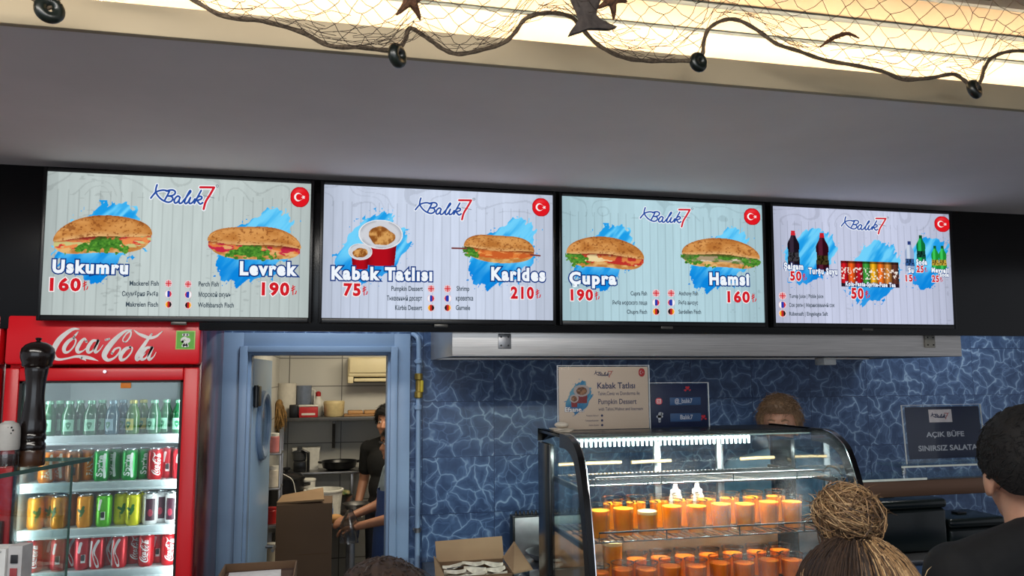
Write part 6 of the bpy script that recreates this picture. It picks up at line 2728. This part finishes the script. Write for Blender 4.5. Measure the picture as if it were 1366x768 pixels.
    b.caps(P(-sh+.02, .01, 1.418), P(sh-.02, .01, 1.418), .064*s, .064*s)
    b.caps(P(0, .016, 1.42), P(0, .018, 1.482), .085*s, .064*s)
    for sx in (-1, 1):
        b.caps(P(sx*.03, .02, 1.475), P(sx*(sh-.03), .012, 1.418), .052*s, .066*s)
    for sx, key in ((-1, 'l'), (1, 'r')):
        el = Vector(pose[key][0])
        S_ = Vector((sx*sh, .01, 1.415))
        f_ = c.get('sleeve', .72)
        b.caps(P(*S_), P(*(S_.lerp(el, f_))), .066*s, .056*s)
    remeshed(b, 'shirt', .008, 4, c['shirt'], t)
    if 'collar' in c:
        b = MB()
        ring = [HP(.058*math.sin(a), .012-.060*math.cos(a)-.010*(math.cos(a) > .5), 1.478-.012*math.cos(a)) for a in [q*math.pi/14 for q in range(29)]]
        b.tube(ring, .010*s, 8, cap=False)
        b.build('collar', c['collar'], t)
    b = MB()
    for sx in (-1, 1):
        b.caps(P(sx*.085, 0, .93), P(sx*.095, -.01, .50), .100*s, .074*s)
        b.caps(P(sx*.095, -.01, .50), P(sx*.10, .012, .10), .074*s, .060*s)
    b.ell(P(0, 0, .95), (.168, .118, .10), 20, 12, M=M3)
    remeshed(b, 'trousers', .010, 4, c['trousers'], t)
    for sx in (-1, 1):
        b = MB()
        b.caps(P(sx*.10, .03, .05), P(sx*.117, -.14, .042), .050*s, .042*s)
        for v in b.bm.verts:
            v.co.z = max(v.co.z, .001)
        b.build('shoe', M_BLACK, t)
    if 'apron' in c:
        b = MB()
        N_ = 14
        rows = [(1.30, .15, .10), (1.15, .155, .105), (1.0, .175, .125), (.75, .20, .135), (.50, .21, .14)]
        vs, fs = [], []
        for z, wx, dy in rows:
            for j in range(N_+1):
                a = (j/N_-.5)*math.pi*1.15
                for k_ in (1.0, 1.025):
                    vs.append(P(math.sin(a)*(wx+.02)*k_, -math.cos(a)*(dy+.026)*k_, z))
        w2 = 2*(N_+1)
        for i in range(len(rows)-1):
            for j in range(N_):
                for k_ in (0, 1):
                    q = i*w2+2*j+k_
                    fs.append((q, q+2, q+w2+2, q+w2))
            for e_ in (0, 2*N_):
                fs.append((i*w2+e_, i*w2+e_+1, (i+1)*w2+e_+1, (i+1)*w2+e_))
        for e_ in (0, (len(rows)-1)*w2):
            for j in range(N_):
                fs.append((e_+2*j, e_+2*j+1, e_+2*j+3, e_+2*j+2))
        b._add(vs, fs)
        b.build('apron', c['apron'], t, 50)
    # hair
    if hair[1]:
        short_hair(t, HP, s, Rz.to_3x3() @ Matrix.Rotation(look, 3, 'Z'), hair)
    return t, P, HP


def short_hair(t, HP, s, R3, hair):
    """close-cropped cap with a hairline, plus short strands"""
    mt, kind = hair[0], hair[1]
    rs = np.random.RandomState(hair[2])
    c = Vector((0, .014, 1.655))
    rad = Vector((.083, .104, .099))
    b = MB()
    NA, NT = 48, 26
    thick = {'crop': .006, 'full': .016, 'fade': .010}[kind]

    def low(a):
        """lowest polar height (0 top .. 1) of the hairline for azimuth a (0 = face)"""
        f = math.cos(a)
        if f > .55:
            return .40
        if f > .05:
            return .40+(.55-f)/.5*.30
        if f > -.25:
            return .62
        return .60+min(1, (-.25-f)/.4)*(.10 if kind == 'fade' else .15)
    vs, fs, ids = [], [], {}
    for j in range(NT+1):
        for i in range(NA):
            a = 2*math.pi*i/NA-math.pi
            th = math.pi*low(a)*j/NT
            n = vnoise(np.array([a*1.1]), np.array([th*1.7]), 4, 4, hair[2], 2)[0]-.5
            edge = 1-max(0, (j/NT-.80)/.2)
            k_ = 1+(thick*(.3+.7*edge)/.09)*(1+.9*n)
            if kind == 'fade':
                k_ = 1+(.004+.012*max(0, 1-j/NT*1.25))/.09*(1+.5*n)
            p = Vector((math.sin(th)*math.sin(a)*rad.x*k_, -math.sin(th)*math.cos(a)*rad.y*k_, math.cos(th)*rad.z*k_))
            ids[j, i] = len(vs)
            vs.append(HP(*(c+p)))
    for j in range(NT):
        for i in range(NA):
            q = (i+1) % NA
            fs.append((ids[j, i], ids[j+1, i], ids[j+1, q], ids[j, q]))
    # close below with an inner shell
    base = len(vs)
    for j in range(NT+1):
        for i in range(NA):
            a = 2*math.pi*i/NA-math.pi
            th = math.pi*low(a)*j/NT
            p = Vector((math.sin(th)*math.sin(a)*rad.x*.9, -math.sin(th)*math.cos(a)*rad.y*.9, math.cos(th)*rad.z*.9))
            vs.append(HP(*(c+p)))
    for j in range(NT):
        for i in range(NA):
            q = (i+1) % NA
            fs.append((base+ids[j, i], base+ids[j, q], base+ids[j+1, q], base+ids[j+1, i]))
    for i in range(NA):
        q = (i+1) % NA
        fs.append((ids[NT, i], base+ids[NT, i], base+ids[NT, q], ids[NT, q]))
    b._add(vs, fs)
    L_ = {'crop': .012, 'full': .034, 'fade': .011}[kind]
    for k in range(2600 if kind == 'fade' else 1500):
        a = rs.rand()*2*math.pi-math.pi
        th = math.acos(1-rs.rand()*(1-math.cos(math.pi*low(a)*.97)))
        d = Vector((math.sin(th)*math.sin(a), -math.sin(th)*math.cos(a), math.cos(th)))
        kk = 1+thick/.09*.75
        if kind == 'fade':
            kk = 1+(.002+.010*max(0, 1-th/2.0))/.09
        p = Vector((d.x*rad.x*kk, d.y*rad.y*kk, d.z*rad.z*kk))
        tg = Vector((rs.randn()*.6, rs.randn()*.6, rs.randn()*.3-.5))
        tg = tg-d*tg.dot(d)
        l = L_*(.5+rs.rand())
        q1 = p+tg*l*.5+d*l*.22
        q2 = p+tg*l+d*l*.14
        b.tube([HP(*(c+p)), HP(*(c+q1)), HP(*(c+q2))], [.0012*s, .0010*s, .0003*s], 4, cap=False)
    o = b.build('hair', mt, t, 60, fix=False)
    return o


M_HBLACK = mat('hair_black', (16, 13, 13), .75, noise=(120, .4))
M_HDARK = mat('hair_dark_brown', (44, 32, 26), .5, noise=(120, .4))
M_HBROWN = mat('hair_light_brown', (134, 106, 80), .55, noise=(120, .35))
M_TBLACK = mat('black_cotton', (14, 15, 18), .85, noise=(60, .2))
M_TBLUE = mat('pale_blue_cotton', (136, 168, 196), .85, noise=(40, .06))
M_TGREY = mat('grey_blue_cotton', (130, 146, 160), .85, noise=(40, .08))
M_APRON = mat('blue_apron', (42, 70, 128), .85, noise=(30, .1))
M_JEANS = mat('dark_trousers', (34, 38, 50), .85, noise=(50, .15))
D_ = math.radians
HANG = {'l': ((-.25, .03, 1.13), (-.25, -.05, .89), (0, -.25, -1)), 'r': ((.25, .03, 1.13), (.25, -.05, .89), (0, -.25, -1))}

# kitchen man in black polo
person('person in black polo shirt standing in the kitchen doorway, reaching down to the table', .425, 6.22, D_(-42), 1.725,
       {'l': ((-.27, .05, 1.15), (-.22, -.10, .93), (.1, -.6, -.8)), 'r': ((.30, -.02, 1.17), (.30, -.20, 1.00), (.0, -.8, -.5))},
       {'shirt': M_TBLACK, 'collar': mat('polo_collar', (60, 60, 66), .8), 'trousers': M_JEANS, 'sleeve': .62}, M_SKIN2, (M_HBLACK, 'full', 31), look=D_(18))
# kitchen worker in grey-blue shirt and apron, seen from the side
person('person in grey shirt and blue apron working at the kitchen table, mostly behind door frame', .432, 5.47, D_(-82), 1.61,
       {'l': ((-.24, -.06, 1.16), (-.13, -.30, 1.10), (.5, -.9, -.1)), 'r': ((.26, -.04, 1.14), (.12, -.30, 1.07), (-.4, -.9, -.15))},
       {'shirt': M_TGREY, 'trousers': M_JEANS, 'apron': M_APRON, 'sleeve': .66}, M_SKIN2, (M_HBLACK, 'full', 33), look=D_(-10))
# clear bag held by the apron worker
hp = oy(468, 672, 5.36)
b = MB()
rs = np.random.RandomState(3)
rows = []
for k in range(9):
    v = k/8
    r = .018+.055*math.sin(min(1, v*1.25)*math.pi*.62)
    rows.append((r, -.21*v))
vs, fs = [], []
NN = 18
for r, z in rows:
    for j in range(NN):
        a = 2*math.pi*j/NN
        rr = r*(1+.16*math.sin(a*5+z*40)+.08*rs.randn())
        vs.append((hp.x-.005+rr*math.cos(a)*.8, hp.y-.03+rr*math.sin(a)*.7, hp.z-.03+z))
for i in range(len(rows)-1):
    for j in range(NN):
        q = (j+1) % NN
        fs.append((i*NN+j, i*NN+q, (i+1)*NN+q, (i+1)*NN+j))
fs.append(tuple((len(rows)-1)*NN+j for j in range(NN)))
b._add(vs, fs)
o = b.build('plastic_bag', glass('bag_film', (214, 218, 222), .9, .25, .22), smooth=70)
tag(o, 'clear plastic bag hanging from the hands of the apron worker', 'bag')

# man behind the counter
pb = od(1041, 530, 3.84)
person('person with light brown hair in pale blue shirt behind the display case', pb.x-.01, pb.y, D_(-24), pb.z*1.0-.006,
       {'l': ((-.27, -.03, 1.15), (-.20, -.26, 1.12), (.2, -1, -.1)), 'r': ((.27, -.03, 1.15), (.20, -.26, 1.12), (-.2, -1, -.1))},
       {'shirt': M_TBLUE, 'trousers': M_JEANS, 'sleeve': .7}, M_SKINP, (M_HBROWN, 'full', 35), look=D_(-12))

# customer in black at the right
pm = od(1371, 546, 1.75)
person('person with short black hair in black t-shirt, seen from behind at right', pm.x, pm.y, D_(180-4), pm.z+.012,
       HANG, {'shirt': M_TBLACK, 'trousers': M_JEANS, 'sleeve': .7}, M_SKINP, (M_HBLACK, 'fade', 37), look=D_(-24), hunch=(0, -.015, -.022))

# top of a dark head at the bottom edge
pq = od(510, 752, 1.15)
person('person with dark hair whose crown shows at the bottom edge below the doorway', pq.x, pq.y, D_(180), pq.z,
       HANG, {'shirt': M_TBLACK, 'trousers': M_JEANS, 'sleeve': .7}, M_SKINP, (M_HDARK, 'crop', 39))

# woman with a blond messy bun
pw = od(1135, 722, 1.36)
tw, PW, HW = person('person with blond messy bun and loose long hair, seen from behind at bottom', pw.x, pw.y, D_(180-8), 1.66,
                    HANG, {'shirt': mat('dusty_shirt', (80, 72, 66), .85), 'trousers': M_JEANS, 'sleeve': .8}, M_SKINP, (M_HDARK, None, 0), fem=True)
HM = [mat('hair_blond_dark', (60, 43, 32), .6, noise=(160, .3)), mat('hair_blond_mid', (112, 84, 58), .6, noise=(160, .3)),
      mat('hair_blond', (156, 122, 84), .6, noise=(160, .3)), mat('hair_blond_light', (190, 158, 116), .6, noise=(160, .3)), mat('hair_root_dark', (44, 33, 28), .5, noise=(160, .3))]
rs = np.random.RandomState(42)
b = MB()
c = Vector((0, .014, 1.648))
# base volume hugging the skull and falling at the back
b.ell(HW(0, .024, 1.652), (.091, .110, .098), 26, 18, M=Matrix.Rotation(D_(172), 3, 'Z'))
b.ell(HW(0, .060, 1.52), (.098, .070, .16), 24, 16, M=Matrix.Rotation(D_(172), 3, 'Z'))
b.ell(HW(0, .075, 1.36), (.105, .050, .14), 24, 16, M=Matrix.Rotation(D_(172), 3, 'Z'))
b.build('hair_base', HM[4], tw)
# loose strands: crown -> back -> shoulders
b = MB()
for k in range(2400):
    a = rs.uniform(-1.75, 1.75)                      # 0 = straight back, +-1.57 = temples
    th0 = rs.uniform(.25, .9)
    pts, rr = [], []
    out = rs.uniform(0, .016)
    wav = rs.uniform(0, 6)
    amp = rs.uniform(.004, .016)
    side = a
    end = rs.uniform(1.20, 1.36)
    for q in range(9):
        v = q/8
        if v < .45:
            th = th0+(1.62-th0)*v/.45
            x = math.sin(th)*math.sin(a)*(.098+out)
            y = math.sin(th)*math.cos(a)*(.115+out)
            z = c.z+math.cos(th)*(.105+out)
            xe, ye, ze = x, y, z
        else:
            w_ = (v-.45)/.55
            x = xe*(1+.22*w_+.10*math.sin(w_*3))+amp*math.sin(wav+w_*7)
            y = ye*(1-.12*w_)+.018*w_+.5*amp*math.cos(wav+w_*6)
            z = ze+(end-ze)*w_
        pts.append(HW(c.x+x, c.y+y, z))
        rr.append(.0013*(1-.5*v))
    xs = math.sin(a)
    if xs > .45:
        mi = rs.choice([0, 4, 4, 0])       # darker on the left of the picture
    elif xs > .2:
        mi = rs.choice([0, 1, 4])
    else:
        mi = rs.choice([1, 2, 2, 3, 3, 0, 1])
    b.tube(pts, rr, 4, mi=mi, cap=False)
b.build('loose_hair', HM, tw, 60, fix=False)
# the bun: coiled loops on the crown
bc = od(1132, 690, 1.40)
bcl = Vector(bc)
b = MB()
b.ell(bcl, (.050, .045, .040), 20, 14)
b.build('bun_core', HM[1], tw)
b = MB()
ax0 = Vector((.15, -.55, .8)).normalized()
e1 = ax0.orthogonal().normalized()
e2 = ax0.cross(e1)
for k in range(1700):
    ax_ = (ax0+Vector(rs.randn(3))*(.30 if k % 3 else 1.6)).normalized()
    e1 = ax_.orthogonal().normalized()
    e2 = ax_.cross(e1)
    R_ = rs.uniform(.018, .058)
    a0, span = rs.rand()*6.28, rs.uniform(1.6, 4.2)
    h0 = rs.uniform(-.030, .034)*(1-R_/.085)
    ex = rs.uniform(.95, 1.22)
    pts = []
    for q in range(9):
        a = a0+span*q/8
        rr_ = R_*(1+.10*math.sin(a*2.3+k))
        pts.append(bcl+e1*math.cos(a)*rr_*ex+e2*math.sin(a)*rr_+ax_*(h0+.010*math.sin(a*1.7+k)))
    mi = rs.choice([0, 1, 1, 2, 2, 3])
    b.tube(pts, [.0009]*8+[.0003], 3, mi=mi, cap=False)
b.build('hair_bun', HM, tw, 60, fix=False)
# flyaways
b = MB()
for k in range(240):
    d = Vector(rs.randn(3)).normalized()
    d.z = abs(d.z)
    p0 = bcl+Vector((d.x*.060, d.y*.055, d.z*.047))
    if k > 110:
        a = rs.uniform(-1.7, 1.7)
        p0 = HW(math.sin(a)*.11, .014+math.cos(a)*.11, rs.uniform(1.40, 1.70))
    tg = (Vector(rs.randn(3))*.7+d).normalized()
    l = rs.uniform(.012, .035)
    b.tube([p0, p0+tg*l*.5+Vector((0, 0, .004)), p0+tg*l], [.0007, .0006, .0002], 3, mi=rs.choice([1, 2, 3]), cap=False)
tag(b.build('flyaway_hair', HM, tw, 60, fix=False), kind='stuff')
